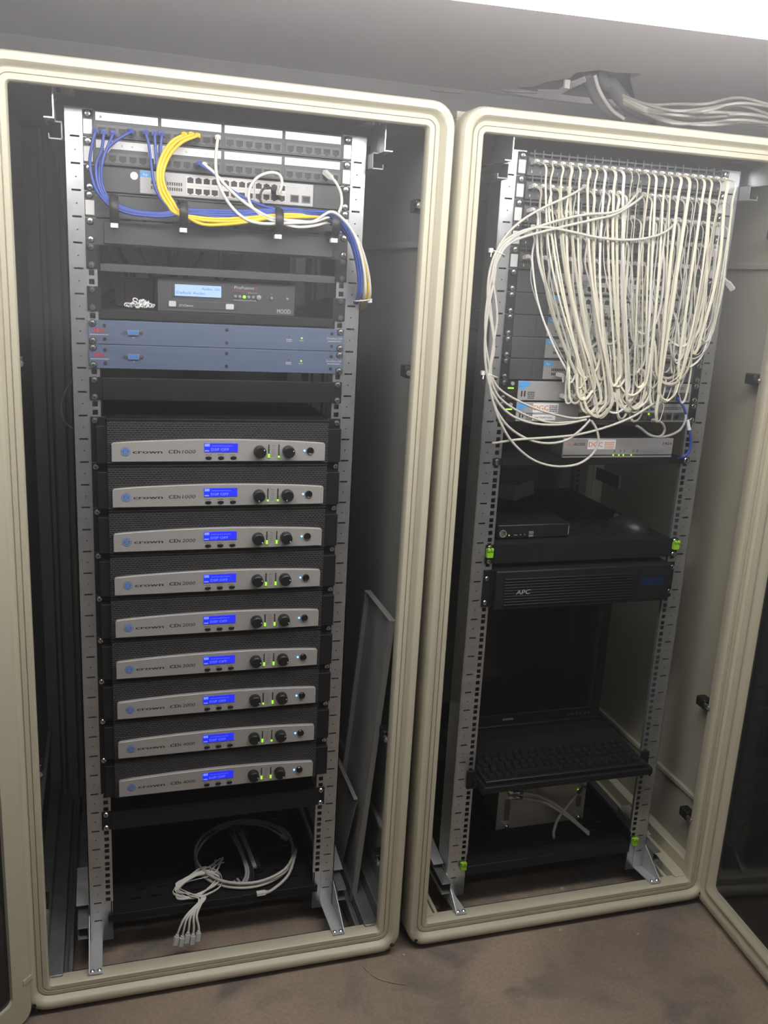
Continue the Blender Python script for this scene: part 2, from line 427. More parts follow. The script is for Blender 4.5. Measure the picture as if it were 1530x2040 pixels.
def cabinet(cab, label, fy, wallmat):
    t = thing('equipment_cabinet', label, 'cabinet', cab, (0, 0, -1.70))
    H = 1.70
    outer = (-.398, .398, .010, H + .101); inner = (-.3504, .3514, H - 1.6413, H + .0577)
    pr = [(0, .03), (0, -.008), (.04, -.017), (.10, -.0205), (.36, -.0205), (.44, -.016), (.50, -.004), (.54, -.003), (.56, -.006), (.72, -.0065), (.735, -.0030), (.755, -.0030), (.77, -.006), (.95, -.006), (1, -.003), (1, .012), (.9, .03)]
    part('front_frame', frame_mb(outer, inner, [(a, fy + b) for a, b in pr], .045, .006), 'cream', t, smooth=50)
    for sg in (-1, 1):      # side panels with pressed seams and edge flanges
        mb = MB(); x = sg * .393; xi = sg * .385
        mb.box(min(x, xi), max(x, xi), fy + .03, .64, .03, H + .085)
        for z in (H - .142, H - 1.447): mb.box(min(xi, xi - sg * .010), max(xi, xi - sg * .010), fy + .05, .62, z - .006, z + .006)
        mb.box(min(xi, xi - sg * .012), max(xi, xi - sg * .012), fy + .05, .62, z - .17, z - .10) if False else None
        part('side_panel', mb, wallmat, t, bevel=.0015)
        mb = MB()           # floor channel along the side: two ribs and a flat
        mb.box(min(xi, xi - sg * .028), max(xi, xi - sg * .028), fy + .016, .60, .045, .095)
        mb.box(min(xi - sg * .028, xi - sg * .060), max(xi - sg * .028, xi - sg * .060), fy + .016, .60, .035, .062)
        mb.box(min(xi - sg * .070, xi - sg * .078), max(xi - sg * .070, xi - sg * .078), fy + .016, .60, .012, .050)
        mb.box(min(xi - sg * .060, xi - sg * .078), max(xi - sg * .060, xi - sg * .078), fy + .016, .60, .030, .036)
        part('floor_channel', mb, 'cream' if wallmat == 'creamin' else 'galvd', t, bevel=.002)
        mb = MB()           # rear corner post with vertical folds
        for k, (a, b, d) in enumerate(((.0, .030, .02), (.034, .044, .035), (.050, .075, .045), (.082, .090, .055))):
            xa, xb = xi - sg * a, xi - sg * b; mb.box(min(xa, xb), max(xa, xb), .62 - d, .635, .02, H + .08)
        part('corner_post', mb, wallmat, t, bevel=.002)
        for z in (-.385, -1.175, -1.485) + ((-.075,) if sg > 0 else ()): catch(t, sg * .372, fy + .052, H + z, sg)
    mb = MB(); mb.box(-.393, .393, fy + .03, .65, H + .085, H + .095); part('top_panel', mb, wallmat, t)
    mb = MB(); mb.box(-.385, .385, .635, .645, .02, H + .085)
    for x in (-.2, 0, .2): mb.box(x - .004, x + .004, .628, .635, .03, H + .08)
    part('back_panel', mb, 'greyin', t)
    mb = MB(); mb.box(-.37, .37, fy + .035, fy + .06, 0, .03); mb.box(-.37, .37, .58, .61, 0, .03); part('plinth', mb, 'black', t)
    mb = MB()
    for sx in (-1, 1):
        mb.cyl((sx * .379, fy - .0225, .030), .0045, .002, 1, 12); mb.cyl((sx * .374, fy - .0225, .019), .0025, .002, 1, 10)
    part('hinge_hole', mb, 'ink', t)
    return t
def door(t, hinge, ang, sg, fy, w=.79, st=.062):
    # hinged door leaf, its inside face turned to the viewer
    d = bpy.data.objects.new('door_pivot', None)
    mb = MB(); H = 1.70
    prof = [(0, .0), (0, .020), (.06, .0225), (.35, .0225), (.42, .018), (.52, .018), (.60, .0225), (.72, .0225), (.80, .016), (1, .014), (1, 0.0)]
    fr = frame_mb((0, w, .012, H + .098), (st, w - .062, .075, H + .03), [(a, -b) for a, b in prof], .02, .012)
    Mx = Matrix.Translation(hinge) @ Matrix.Rotation(ang, 4, 'Z')
    if sg < 0: Mx = Mx @ Matrix.Scale(1, 4)
    fr.v = [tuple(Mx @ Vector(v)) for v in fr.v]
    o = part('door', fr, 'cream', t, smooth=50)
    g = MB(); g.box(st - .007, w - .055, -.012, -.007, .068, H + .037, Mx); part('glass_pane', g, 'glass', o)
    g = MB()
    g.cyl((0, 0, 0), .006, .05, 2, 10); g.box(-.012, .012, -.008, .008, .052, .062)
    g.v = [tuple(Mx @ (Vector(v) + Vector((.006, -.006, .045)))) for v in g.v]
    part('hinge', g, 'cream', o)
    hz = MB(); hz.box(w - .052, w - .022, -.032, -.022, .9, 1.05, Mx); part('handle', hz, 'black', o)
    return o
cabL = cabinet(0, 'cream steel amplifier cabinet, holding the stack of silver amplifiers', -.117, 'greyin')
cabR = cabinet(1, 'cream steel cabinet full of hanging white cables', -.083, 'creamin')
door(cabL, (-.384, -.140, 0), math.radians(180 + 50), 1, -.117, st=.045)
door(cabR, (.4005, -.085, 0), math.radians(-90 - 4), 1, -.083)

# ------------------------------------------------------------------ cached small meshes
_mb = MB(); _mb.lathe((0, 0, 0), [(.0068, 0), (.0068, .0008), (.0055, .0012)], 1, 14); _mb.m = 1
_mb.lathe((0, 0, 0), [(.0058, .001), (.0057, .0024), (.0045, .0038), (.0020, .0044)], 1, 12); _mb.m = 2
_mb.box(-.0026, .0026, -.0046, -.0040, -.0005, .0005); _mb.box(-.0005, .0005, -.0046, -.0040, -.0026, .0026)
SCREW = _mb.mesh('screw', ['bplastic', 'chrome', 'ink'])
SCREWB = _mb.mesh('screw', ['bplastic', 'dgrey', 'ink'])
def screws(t, pts, y=-.003, dark=False):
    for x, z in pts: part('screw', SCREWB if dark else SCREW, None, t, (x, y, z))
_mb = MB()
_mb.plate(-.0085, .0085, -.0085, .0085, -.001, .0012, [(-.006, .006, -.005, .004), (-.003, .003, -.0072, -.005)]); _mb.m = 1
_mb.box(-.006, .006, .0002, .009, -.0072, .004)
PORTK = _mb.mesh('port', ['pins', 'port'], 0)
_mb = MB()
_mb.plate(-.0072, .0072, -.0078, .0078, -.001, .0012, [(-.0055, .0055, -.0052, .0035), (-.0025, .0025, -.0068, -.0052)]); _mb.m = 1
_mb.box(-.0055, .0055, .0002, .006, -.0068, .0035)
PORTW = _mb.mesh('port', ['portw', 'port'], 0)
PORTW2 = PORTW.copy(); 
for _v in PORTW2.vertices: _v.co.z *= -1; _v.co.x *= -1
PORTW2.flip_normals()
_mb = MB(); _mb.box(-.0045, .0045, -.0008, .0008, -.0045, .0045); HB = None

# ------------------------------------------------------------------ rack frames
def rack(cab, label, fy, ktag):
    t = thing('equipment_rack', label, 'rack', cab, (0, 0, -1.66))
    H = 1.66; top = H + .047
    for sg in (-1, 1):
        mb = MB(); holes = []
        for k in range(-1, 35):
            for dz in (.00635, .0222, .0381):
                z = H - k * U - dz; holes.append((sg * .2326 - .0048, sg * .2326 + .0048, z - .0048, z + .0048))
        xa, xb = sorted((sg * .2418, sg * .2225))
        mb.plate(xa, xb, H - 35 * U, top, 0, .002, holes)
        sl = [(min(sg * .2465, sg * .2625), max(sg * .2465, sg * .2625), H - k * U - .0017, H - k * U + .0017) for k in range(0, 37)]
        sl += [(sg * .2545 - .0012, sg * .2545 + .0012, H - (k + .5) * U - .0012, H - (k + .5) * U + .0012) for k in range(0, 36)]
        xa, xb = sorted((sg * .2418, sg * .2725))
        mb.plate(xa, xb, H - 37.2 * U, top, 0, .002, sl)
        xa, xb = sorted((sg * .2725, sg * .2705)); mb.box(xa, xb, 0, .060, H - 37.2 * U, top)
        xa, xb = sorted((sg * .2235, sg * .2225)); mb.box(xa, xb, 0.002, .008, H - 35 * U, top)
        xa, xb = sorted((sg * .2235, sg * .2425)); mb.box(xa, xb, 0.001, .004, H - 37.2 * U, H - 35 * U)
        part('upright', mb, 'galv', t, smooth=0)
        mb = MB(); holes = []
        for k in range(-1, 36):
            for dz in (.00635, .0222, .0381):
                z = H - k * U - dz; holes.append((sg * .2326 - .0048, sg * .2326 + .0048, z - .0048, z + .0048))
        xa, xb = sorted((sg * .262, sg * .2225)); mb.plate(xa, xb, .03, top, .48, .002, holes)
        xa, xb = sorted((sg * .262, sg * .260)); mb.box(xa, xb, .48, .53, .03, top)
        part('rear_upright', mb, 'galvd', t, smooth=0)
        mb = MB()           # side rails joining front and rear
        for z in (top - .03, H - 1.585):
            xa, xb = sorted((sg * .296, sg * .2735)); mb.box(xa, xb, -.035, .55, z - .003, z); mb.box(xa, xb, -.035, .55, z - .030, z - .027)
            xc, xd = sorted((sg * .2755, sg * .2735)); mb.box(xc, xd, -.035, .55, z - .030, z)
            xc, xd = sorted((sg * .296, sg * .294)); mb.box(xc, xd, -.035, .55, z - .030, z - .020)
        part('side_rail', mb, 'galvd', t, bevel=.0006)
        mb = MB()           # hanger to the cabinet roof
        xa, xb = sorted((sg * .286, sg * .252)); mb.box(xa, xb, -.075, .02, top + .018, top + .020)
        xc, xd = sorted((sg * .286, sg * .284)); mb.box(xc, xd, -.075, .02, top - .03, top + .020)
        xc, xd = sorted((sg * .300, sg * .284)); mb.box(xc, xd, -.075, .02, top - .032, top - .030)
        h = part('hanger_bracket', mb, 'galv', t)
        mb = MB()
        for x in (.262, .276): mb.cyl((sg * x, -.066, top + .011), .0035, .007, 2, 8)
        part('bolt', mb, 'chrome', h)
        mb = MB()           # folded foot running forward to the frame sill
        xa, xb = sorted((sg * .2465, sg * .2735)); yf = fy + .002
        P = lambda x, y, z: (x, y, z)
        hs = []
        mb.slab([(xa, 0.002, .009), (xb, .002, .009), (xb, yf, .021), (xa, yf, .021)], -.002)
        mb.slab([(xa, 0.005, .009), (xb, .005, .009), (xb, .005, .10), (xa, .005, .10)], .002)
        xo = sg * .2735
        mb.slab([(xo, yf, .021), (xo, yf, .026), (xo, .0, .075), (xo, .14, .10), (xo, .14, .010), (xo, .0, .012)], sg * .002)
        xo = sg * .300
        mb.slab([(sg * .2735, .02, .088), (xo, .02, .088), (xo, .13, .105), (sg * .2735, .13, .105)], -.002)
        f = part('foot_bracket', mb, 'foot', t, smooth=0)
        mb = MB(); 
        for x in (.2525, .2665): mb.lathe((sg * x, fy + .010, .0235), [(.0045, -.001), (.0045, .0015), (.002, .0035)], 2, 10, 1)
        part('bolt', mb, 'chrome', f)
        mb = MB()
        for k in range(7): 
            yy = -.018 - k * .0085; zz = .009 + (.021 - .009) * (yy / yf) + .0006
            w = .0075 if k == 4 else .004; mb.box(sg * .260 - w, sg * .260 + w, yy - .0012, yy + .0012, zz - .0012, zz + .0006)
        part('slot_row', mb, 'ink', f)
    mb = MB(); 
    for y, z in ((.49, .05), (.49, top - .03)): mb.box(-.26, .26, y, y + .03, z - .02, z + .01)
    part('cross_bar', mb, 'galvd', t)
    return t
rack(0, 'galvanised steel rack frame with slotted uprights inside the amplifier cabinet', -.117, 0)
rack(1, 'galvanised steel rack frame with slotted uprights inside the white-cable cabinet', -.083, 1)

# ------------------------------------------------------------------ patch panels
def label_tags(t):
    for sg in (-1, 1):
        mb = MB(); mb.box(sg * .2325 - .0078, sg * .2325 + .0078, -.0045, -.0028, .004, .029); part('label_tag', mb, 'paper', t, bevel=.001)
    screws(t, [(-.2325, .0375), (.2325, .0375)])
def patch_panel_left(k, label):
    t = thing('patch_bay', label, 'patch panel', 0, (0, 0, -(k + 1) * U), 'patch panels in the amplifier cabinet')
    mb = MB(); mb.box(-.2413, .2413, -.003, 0, .0006, U - .0006)
    mb.box(-.224, .222, -.012, -.003, .0006, U - .0006); mb.box(-.21, .21, 0, .03, .003, .040)
    part('panel_body', mb, 'dgrey', t, bevel=.0008)
    for g in range(4):
        x0 = -.2195 + g * .1105
        mb = MB(); mb.box(x0, x0 + .105, -.0135, -.0118, .027, .0405)
        pnl = part('label_strip', mb, 'paper', t, bevel=.0004)
        mb = MB()
        for j in range(6):
            if (g * 5 + j * 3 + k) % 4: mb.text(str(g * 6 + j + 1), x0 + .007 + j * .0172, .031, .0035 if g < 2 else .005, .004, -.0137)
        part('lettering', mb, 'cable_dg', pnl, smooth=0)
        for j in range(6): part('port', PORTK, None, t, (x0 + .010 + j * .0172, -.0125, .0125))
    label_tags(t); return t
patch_panel_left(-1, 'topmost patch panel of the amplifier cabinet, with bright paper label strips and blue plugs')
patch_panel_left(0, 'second patch panel of the amplifier cabinet, directly above the grey network switch')

def patch_panel_right(k, label):
    t = thing('patch_bay', label, 'patch panel', 1, (0, 0, -(k + 1) * U), 'patch panels behind the white cables')
    mb = MB(); mb.box(-.2413, .2413, -.003, 0, .0006, U - .0006); mb.box(-.223, .223, -.009, -.003, .0006, U - .010)
    mb.box(-.223, .223, -.016, -.003, U - .006, U - .002)
    part('panel_body', mb, 'dgrey', t, bevel=.0008)
    mb = MB()
    for j in range(24): 
        x = -.2135 + j * .01855; mb.box(x - .0011, x + .0011, -.017, -.015, U - .011, U + .002)
    part('comb', mb, 'pins', t)
    for j in range(24): part('port', PORTK, None, t, (-.2135 + j * .01855, -.0095, .0235))
    mb = MB()
    for j in range(24):
        x = -.2135 + j * .01855; mb.text(str(j + 1), x - (.0025 if j > 8 else .001), .0055, .006 if j > 8 else .0022, .005, -.0094)
    part('lettering', mb, 'wink', t, smooth=0)
    label_tags(t); return t
ORD = ['topmost', 'second', 'third', 'fourth', 'fifth']
for i in range(5): patch_panel_right(i - 1, f'{ORD[i]} numbered patch panel from the top behind the white cables, white-cable cabinet')

# ------------------------------------------------------------------ network switches
def switch(cab, k, label, group=None):
    t = thing('network_switch', label, 'network switch', cab, (0, 0, -(k + 1) * U), group)
    mb = MB(); mb.box(-.222, .222, -.004, .26, .0008, U - .0008); part('chassis', mb, 'dgrey', t, bevel=.0008)
    mb = MB(); mb.box(-.2413, -.2225, -.003, 0, .001, U - .001); mb.box(.2225, .2413, -.003, 0, .001, U - .001); part('ear', mb, 'black', t)
    mb = MB(); mb.box(-.172, -.1715, -.0045, -.004, .002, U - .002); mb.box(.1705, .171, -.0045, -.004, .002, U - .002); part('seam', mb, 'ink', t)
    mb = MB(); mb.box(-.146, .169, -.0052, -.0038, .003, U - .003); fp = part('port_plate', mb, 'lgrey', t)
    mb = MB(); mb.box(-.146, -.125, -.0056, -.005, U - .014, U - .004); part('badge', mb, 'hpblue', fp)
    mb = MB(); mb.text('hp', -.140, U - .0115, .008, .0045, -.0058); part('lettering', mb, 'paper', fp, smooth=0)
    mb = MB()
    for r in range(2):
        for c in range(14): mb.box(-.127 + c * .0040, -.1245 + c * .0040, -.0056, -.005, .011 + r * .009, .0165 + r * .009)
    part('status_lamps', mb, 'ink', fp)
    for b, x0 in enumerate((-.0655, -.0015, .0585)):
        for c in range(4):
            part('port', PORTW2, None, t, (x0 + .0075 + c * .0146, -.0055, .0300))
            part('port', PORTW, None, t, (x0 + .0075 + c * .0146, -.0055, .0140))
    for x in (.134, .156):
        mb = MB(); mb.plate(x - .008, x + .008, .008, .021, -.0065, .0015, [(x - .006, x + .006, .010, .019)]); mb.m = 1; mb.box(x - .006, x + .006, -.0053, -.0048, .010, .019)
        part('module_slot', mb, ['pins', 'port'], t)
    mb = MB(); mb.dots(.118, .033, .036, .004, -.0056, 2, k); part('fine_print', mb, 'wink', fp, smooth=0)
    screws(t, [(x, z) for x in (-.232, .232) for z in (.0065, .038)], -.003)
    return t
t = switch(0, 1, 'grey network switch with twenty-four white-edged ports, in the amplifier cabinet')
mb = MB(); mb.cyl((-.156, -.0048, .031), .0068, .001, 1, 20); part('round_sticker', mb, 'paper', t)
names = ['uppermost', 'second', 'third', 'fourth', 'lowest']
for i in range(5): switch(1, 4 + i, f'{names[i]} of the five dark grey network switches just under the patch panels, white-cable cabinet', 'dark switches behind the hanging cables')

def switch2(k, label, stick):
    t = thing('network_switch', label, 'network switch', 1, (0, 0, -(k + 1) * U), 'silver-fronted switches')
    mb = MB(); mb.box(-.222, .222, -.004, .30, .0008, U - .0008); part('chassis', mb, 'black', t)
    mb = MB(); mb.box(-.2413, -.2225, -.003, 0, .001, U - .001); mb.box(.2225, .2413, -.003, 0, .001, U - .001); part('ear', mb, 'black', t)
    mb = MB(); mb.box(-.200, .219, -.006, -.0035, .002, U - .002); fp = part('faceplate', mb, 'lgrey', t, bevel=.0006)
    mb = MB(); mb.box(-.198, -.175, -.0065, -.0058, U - .013, U - .003); mb.box(-.198, -.183, -.0065, -.0058, U - .0185, U - .0140); part('badge', mb, 'hpblue', fp)
    mb = MB(); mb.box(-.223, -.210, -.0065, -.004, .026, .0285)
    part('status_lamp', mb, 'ledg', t, label='green lamp')
    mb = MB(); mb.cyl((-.2135, -.0075, .037), .004, .004, 1, 12); part('button', mb, 'lgrey', t)
    mb = MB()
    for x in (-.191, -.184): mb.box(x - .0015, x + .0015, -.0063, -.0058, .010, .022)
    mb.dots(-.177, .006, .016, .016, -.0063, 4, 3); mb.dots(-.222, .004, .01, .02, -.0042, 3, 2)
    part('fine_print', mb, 'ink', fp, smooth=0)
    for c in range(12):
        x = -.045 + c * .0148 + (.004 if c > 3 else 0) + (.004 if c > 7 else 0)
        part('port', PORTW2, None, t, (x, -.0062, .0310)); part('port', PORTK, None, t, (x, -.0062, .0135))
    for x in (.152, .170, .190, .206): part('port', PORTK, None, t, (x, -.0062, .0150))
    mb = MB(); mb.dots(.150, .030, .05, .007, -.0063, 2, 5); part('fine_print', mb, 'ink', fp, smooth=0)
    mb = MB()
    for x, z in ((.082, .034), (.122, .034), (.090, .008), (.118, .007)) if not stick else ((-.040, .036), (.118, .020)):
        mb.cyl((x, -.0085, z), .0022, .003, 1, 8)
    part('status_lamp', mb, 'ledg', t, label='green lamps')
    if stick:
        mb = MB(); mb.box(-.162, -.103, -.0066, -.006, .021, .0405); mb.box(-.162, -.108, -.0066, -.006, .005, .0165); s = part('sticker', mb, 'paper', t, label='white sticker with orange letters')
        mb = MB(); mb.text('DGC', -.1605, .026, .034, .011, -.0068, bold=.0006); part('lettering', mb, 'orange', s, smooth=0)
        mb = MB(); mb.dots(-.124, .023, .019, .015, -.0068, 4, 9); mb.text('INTERNAL', -.156, .0085, .042, .004, -.0068); part('fine_print', mb, 'ink', s, smooth=0)
    screws(t, [(x, z) for x in (-.232, .232) for z in (.0065, .038)], -.003)
switch2(9, 'upper silver-fronted switch with a blue badge, right above the sticker-marked switch', False)
switch2(10, 'silver-fronted switch carrying the white sticker with orange letters DGC', True)

# ------------------------------------------------------------------ amplifier cabinet equipment
t = thing('cable_manager', 'dark grey cable manager panel with four hanging rings carrying the blue and yellow cables', 'cable manager', 0, (0, 0, -3 * U))
mb = MB(); mb.box(-.2413, .2413, -.003, 0, .0008, U - .0008); mb.box(-.222, .222, -.006, -.003, .0008, .004); mb.box(-.222, .222, -.006, -.003, U - .004, U - .001)
part('panel_body', mb, 'dgrey', t, bevel=.0008)
RINGX = (-.192, -.074, .097, .203)
for x in RINGX:
    mb = MB(); pts = [(x, -.003, .036), (x, -.030, .040), (x, -.052, .034), (x, -.060, .018), (x, -.056, .000), (x, -.040, -.010), (x, -.012, -.006), (x, -.003, .004)]
    mb.tube(catmull(pts, 5), .0022, 8, .0075); r = part('cable_ring', mb, 'bplastic', t)
    mb = MB(); mb.box(x - .0065, x + .0065, -.050, -.036, -.017, -.009); part('ring_clasp', mb, 'white', r, bevel=.001)
label_tags(t)
t = thing('blanking_plate', 'dark blank panel below the cable manager in the amplifier cabinet', 'blank panel', 0, (0, 0, -4 * U), None)
mb = MB(); mb.box(-.2413, .2413, -.003, 0, -.003, U - .001); mb.box(-.21, .21, -.012, -.003, .001, U - .006); part('panel_face', mb, 'dgrey', t, bevel=.003)
screws(t, [(x, z) for x in (-.2325, .2325) for z in (.0065, .038)])
t = thing('vented_shelf', 'empty black open shelf between the blank panel and the media player', 'shelf', 0, (0, 0, -5 * U))
mb = MB(); mb.box(-.2413, -.219, -.003, 0, .001, U - .001); mb.box(.219, .2413, -.003, 0, .001, U - .001); part('ear', mb, 'black', t)
mb = MB(); mb.box(-.2205, -.2175, -.003, .30, .001, U - .001); mb.box(.2175, .2205, -.003, .12, .001, U - .001); part('side_plate', mb, 'black', t)
mb = MB(); mb.box(-.2175, .2175, -.006, -.002, -.003, .011); mb.box(-.2175, .2175, -.006, .06, -.003, -.001); mb.box(-.2175, .2175, .056, .06, -.003, .012); part('front_lip', mb, 'dgrey', t, bevel=.0015)
screws(t, [(x, z) for x in (-.2325, .2325) for z in (.0065, .038)], dark=True)

kz = -6.68 * U
t = thing('player_shelf', 'black cantilever shelf carrying the media player', 'shelf', 0, (0, 0, kz))
mb = MB(); mb.box(-.2413, -.219, -.003, 0, .001, U); mb.box(.219, .2413, -.003, 0, .001, U); part('ear', mb, 'black', t)
mb = MB(); mb.box(-.219, .219, -.003, .36, .002, .005); mb.box(-.219, .219, -.004, -.001, -.012, .005); part('tray', mb, 'black', t, bevel=.001)
mb = MB()
for x in (-.219, .217): mb.add([(x + d, y, z) for d in (0, .002) for y, z in ((-.003, .004), (-.003, U), (.04, U), (.36, .012), (.36, .004))], [(0, 1, 2, 3, 4), (5, 6, 7, 8, 9)] + [(i, (i + 1) % 5, 5 + (i + 1) % 5, 5 + i) for i in range(5)])
part('side_plate', mb, 'black', t)
screws(t, [(x, z) for x in (-.2325, .2325) for z in (.0065, .038)], dark=True)

zs = kz + .0055
t = thing('media_player', 'black media player with pale blue display, standing on the upper shelf in the amplifier cabinet', 'media player', 0, (0, 0, zs))
mb = MB(); mb.box(-.114, .141, .020, .24, .001, .060); part('case', mb, 'bplastic', t, bevel=.002)
mb = MB(); mb.box(-.1165, .1435, .012, .020, 0, .0615); mb.box(-.099, .031, .011, .013, .006, .0205); mb.box(-.090, .006, .0112, .013, .026, .053); fp = part('front_panel', mb, 'dgrey', t, bevel=.0015)
mb = MB(); mb.box(-.085, .001, .0098, .0114, .029, .050); ds = part('display', mb, 'lcdpale', t)
mb = MB(); mb.text('Audio: On', -.036, .0415, .034, .0050, .0096); mb.text('Default Audio', -.082, .033, .053, .0050, .0096); part('lettering', mb, 'crownblue', ds, smooth=0)
mb = MB(); mb.text('ProFusion', .026, .047, .037, .0055, .0116); mb.text('MOOD:', .109, .0045, .028, .0085, .0116); mb.dots(.052, .040, .018, .0014, .0116); mb.text('DVD', -.077, .010, .014, .004, .0106, .2); mb.dots(-.063, .0105, .012, .003, .0106); mb.dots(.024, .0255, .044, .0018, .0116, 1, 4)
part('lettering', mb, 'wink', fp, smooth=0)
mb = MB(); mb.text('iS', .064, .047, .006, .0055, .0116); mb.dots(.026, .042, .030, .0016, .0116, 1, 2)
for dx, dz in ((-.007, 0), (.007, 0), (0, .007)): mb.cyl((.0975 + dx, .0105, .033 + dz), .0016, .0015, 1, 3)
part('red_print', mb, 'red', fp, smooth=0)
for i, x in enumerate((.028, .0365, .045, .0535, .062, .073, .0975, .1285)):
    mb = MB(); mb.lathe((x, .012, .0325), [(.003 if i != 5 else .0048, 0), (.003 if i != 5 else .0048, .002), (.0018, .003)], 1, 12); part('button', mb, 'ledg' if i == 2 else 'mgrey', t, label='glowing green button' if i == 2 else None)
mb = MB(); mb.prism(rrect(-.096, -.083, .009, .019, .002), .0100, .0112); mb.prism(rrect(.010, .025, .008, .018, .002), .0100, .0112); part('badge', mb, 'wink', fp)

t = thing('power_supply', 'dark red and black power supply box standing left of the media player', 'power supply', 0, (-.155, .085, zs))
mb = MB(); mb.box(-.036, .036, 0, .10, 0, .056); part('case', mb, 'copper', t, bevel=.003)
mb = MB(); mb.box(-.036, -.018, -.002, .10, .001, .057); part('end_cap', mb, 'bplastic', t, bevel=.002)
# clump of small white zip-tie offcuts
random.seed(4); mb = MB()
for i in range(34):
    a = random.uniform(0, 6.3); rr = random.random() ** .6
    c = Vector((-.150 + .026 * rr * math.cos(a), .030 + .018 * rr * math.sin(a), zs + Z0 + .004 + .014 * (1 - rr) * random.random() + .003))
    d1 = Vector((random.uniform(-1, 1), random.uniform(-1, 1), random.uniform(-.6, .9))).normalized(); d2 = d1.orthogonal().normalized()
    pts = [c + (d1 * math.cos(q) + d2 * math.sin(q)) * .0045 for q in [x * .9 for x in range(7)]]
    mb.tube(pts, .0013, 5)
o = solo('plastic_litter', mb, 'white', 'small heap of white plastic scraps beside the media player', 'scraps'); o['kind'] = 'stuff'

def dbx(k, label):
    t = thing('sound_processor', label, 'sound processor', 0, (0, 0, -(k + 1) * U), 'blue sound processors')
    mb = MB(); mb.box(-.22, .22, 0, .20, .001, U - .001); part('chassis', mb, 'black', t)
    mb = MB(); mb.box(-.2413, .2413, -.004, 0, .0005, U - .0005); fp = part('faceplate', mb, 'bluemetal', t, bevel=.0006)
    mb = MB()
    for x in (-.2125, .0105, .2165):
        for z in (.010, .0345): mb.cyl((x, -.0052, z), .0032, .0015, 1, 12)
    part('hex_screw', mb, 'ink', fp)
    mb = MB(); mb.text('dbx', -.233, .0215, .021, .0095, -.0043, bold=.0006); part('lettering', mb, 'red', fp, smooth=0)
    mb = MB(); mb.dots(-.238, .0170, .032, .0024, -.0043); mb.text('DriveRack 220i', .2065, .0235, .031, .0042, -.0043, .2); mb.dots(.209, .0190, .027, .003, -.0043, 1, 3)
    mb.dots(.126, .0165, .011, .0060, -.0043, 2, 4); mb.dots(.152, .0185, .008, .0022, -.0043, 1, 5); mb.dots(-.163, .0135, .004, .0018, -.0043); part('fine_print', mb, 'wink', fp, smooth=0)
    mb = MB(); mb.prism([(-.171, .0185), (-.153, .0185), (-.151, .0275), (-.173, .0275)], -.0075, -.004); mb.m = 1
    mb.prism([(-.1695, .0195), (-.1545, .0195), (-.1530, .0265), (-.1710, .0265)], -.0078, -.0074); mb.m = 2
    for x in (-.1775, -.1465): mb.cyl((x, -.008, .0235), .0025, .004, 1, 6)
    part('serial_port', mb, ['mgrey', 'crownblue', 'chrome'], t)
    mb = MB(); mb.cyl((.156, -.0062, .024), .0016, .0022, 1, 10); part('power_lamp', mb, 'ledg', t, label='green lamp')
    mb = MB(); mb.cyl((.1315, -.0048, .0255), .0013, .001, 1, 8); part('off_lamp', mb, 'ink', t)
    screws(t, [(x, z) for x in (-.2335, .2335) for z in (.0065, .038)], -.004)
dbx(7, 'upper of the two blue sound processors, under the media player shelf')
dbx(8, 'lower of the two blue sound processors, above the black blank panel')

t = thing('blanking_plate', 'black panel between the blue sound processors and the topmost amplifier', 'blank panel', 0, (0, 0, -10.34 * U))
mb = MB(); mb.box(-.2413, .2413, -.003, 0, .001, U - .001); mb.box(-.219, .219, -.006, -.003, .001, U - .0015); mb.box(-.219, .219, -.003, .25, .002, .005); part('panel_face', mb, 'black', t, bevel=.001)
screws(t, [(x, z) for x in (-.2325, .2325) for z in (.0065, .038)])

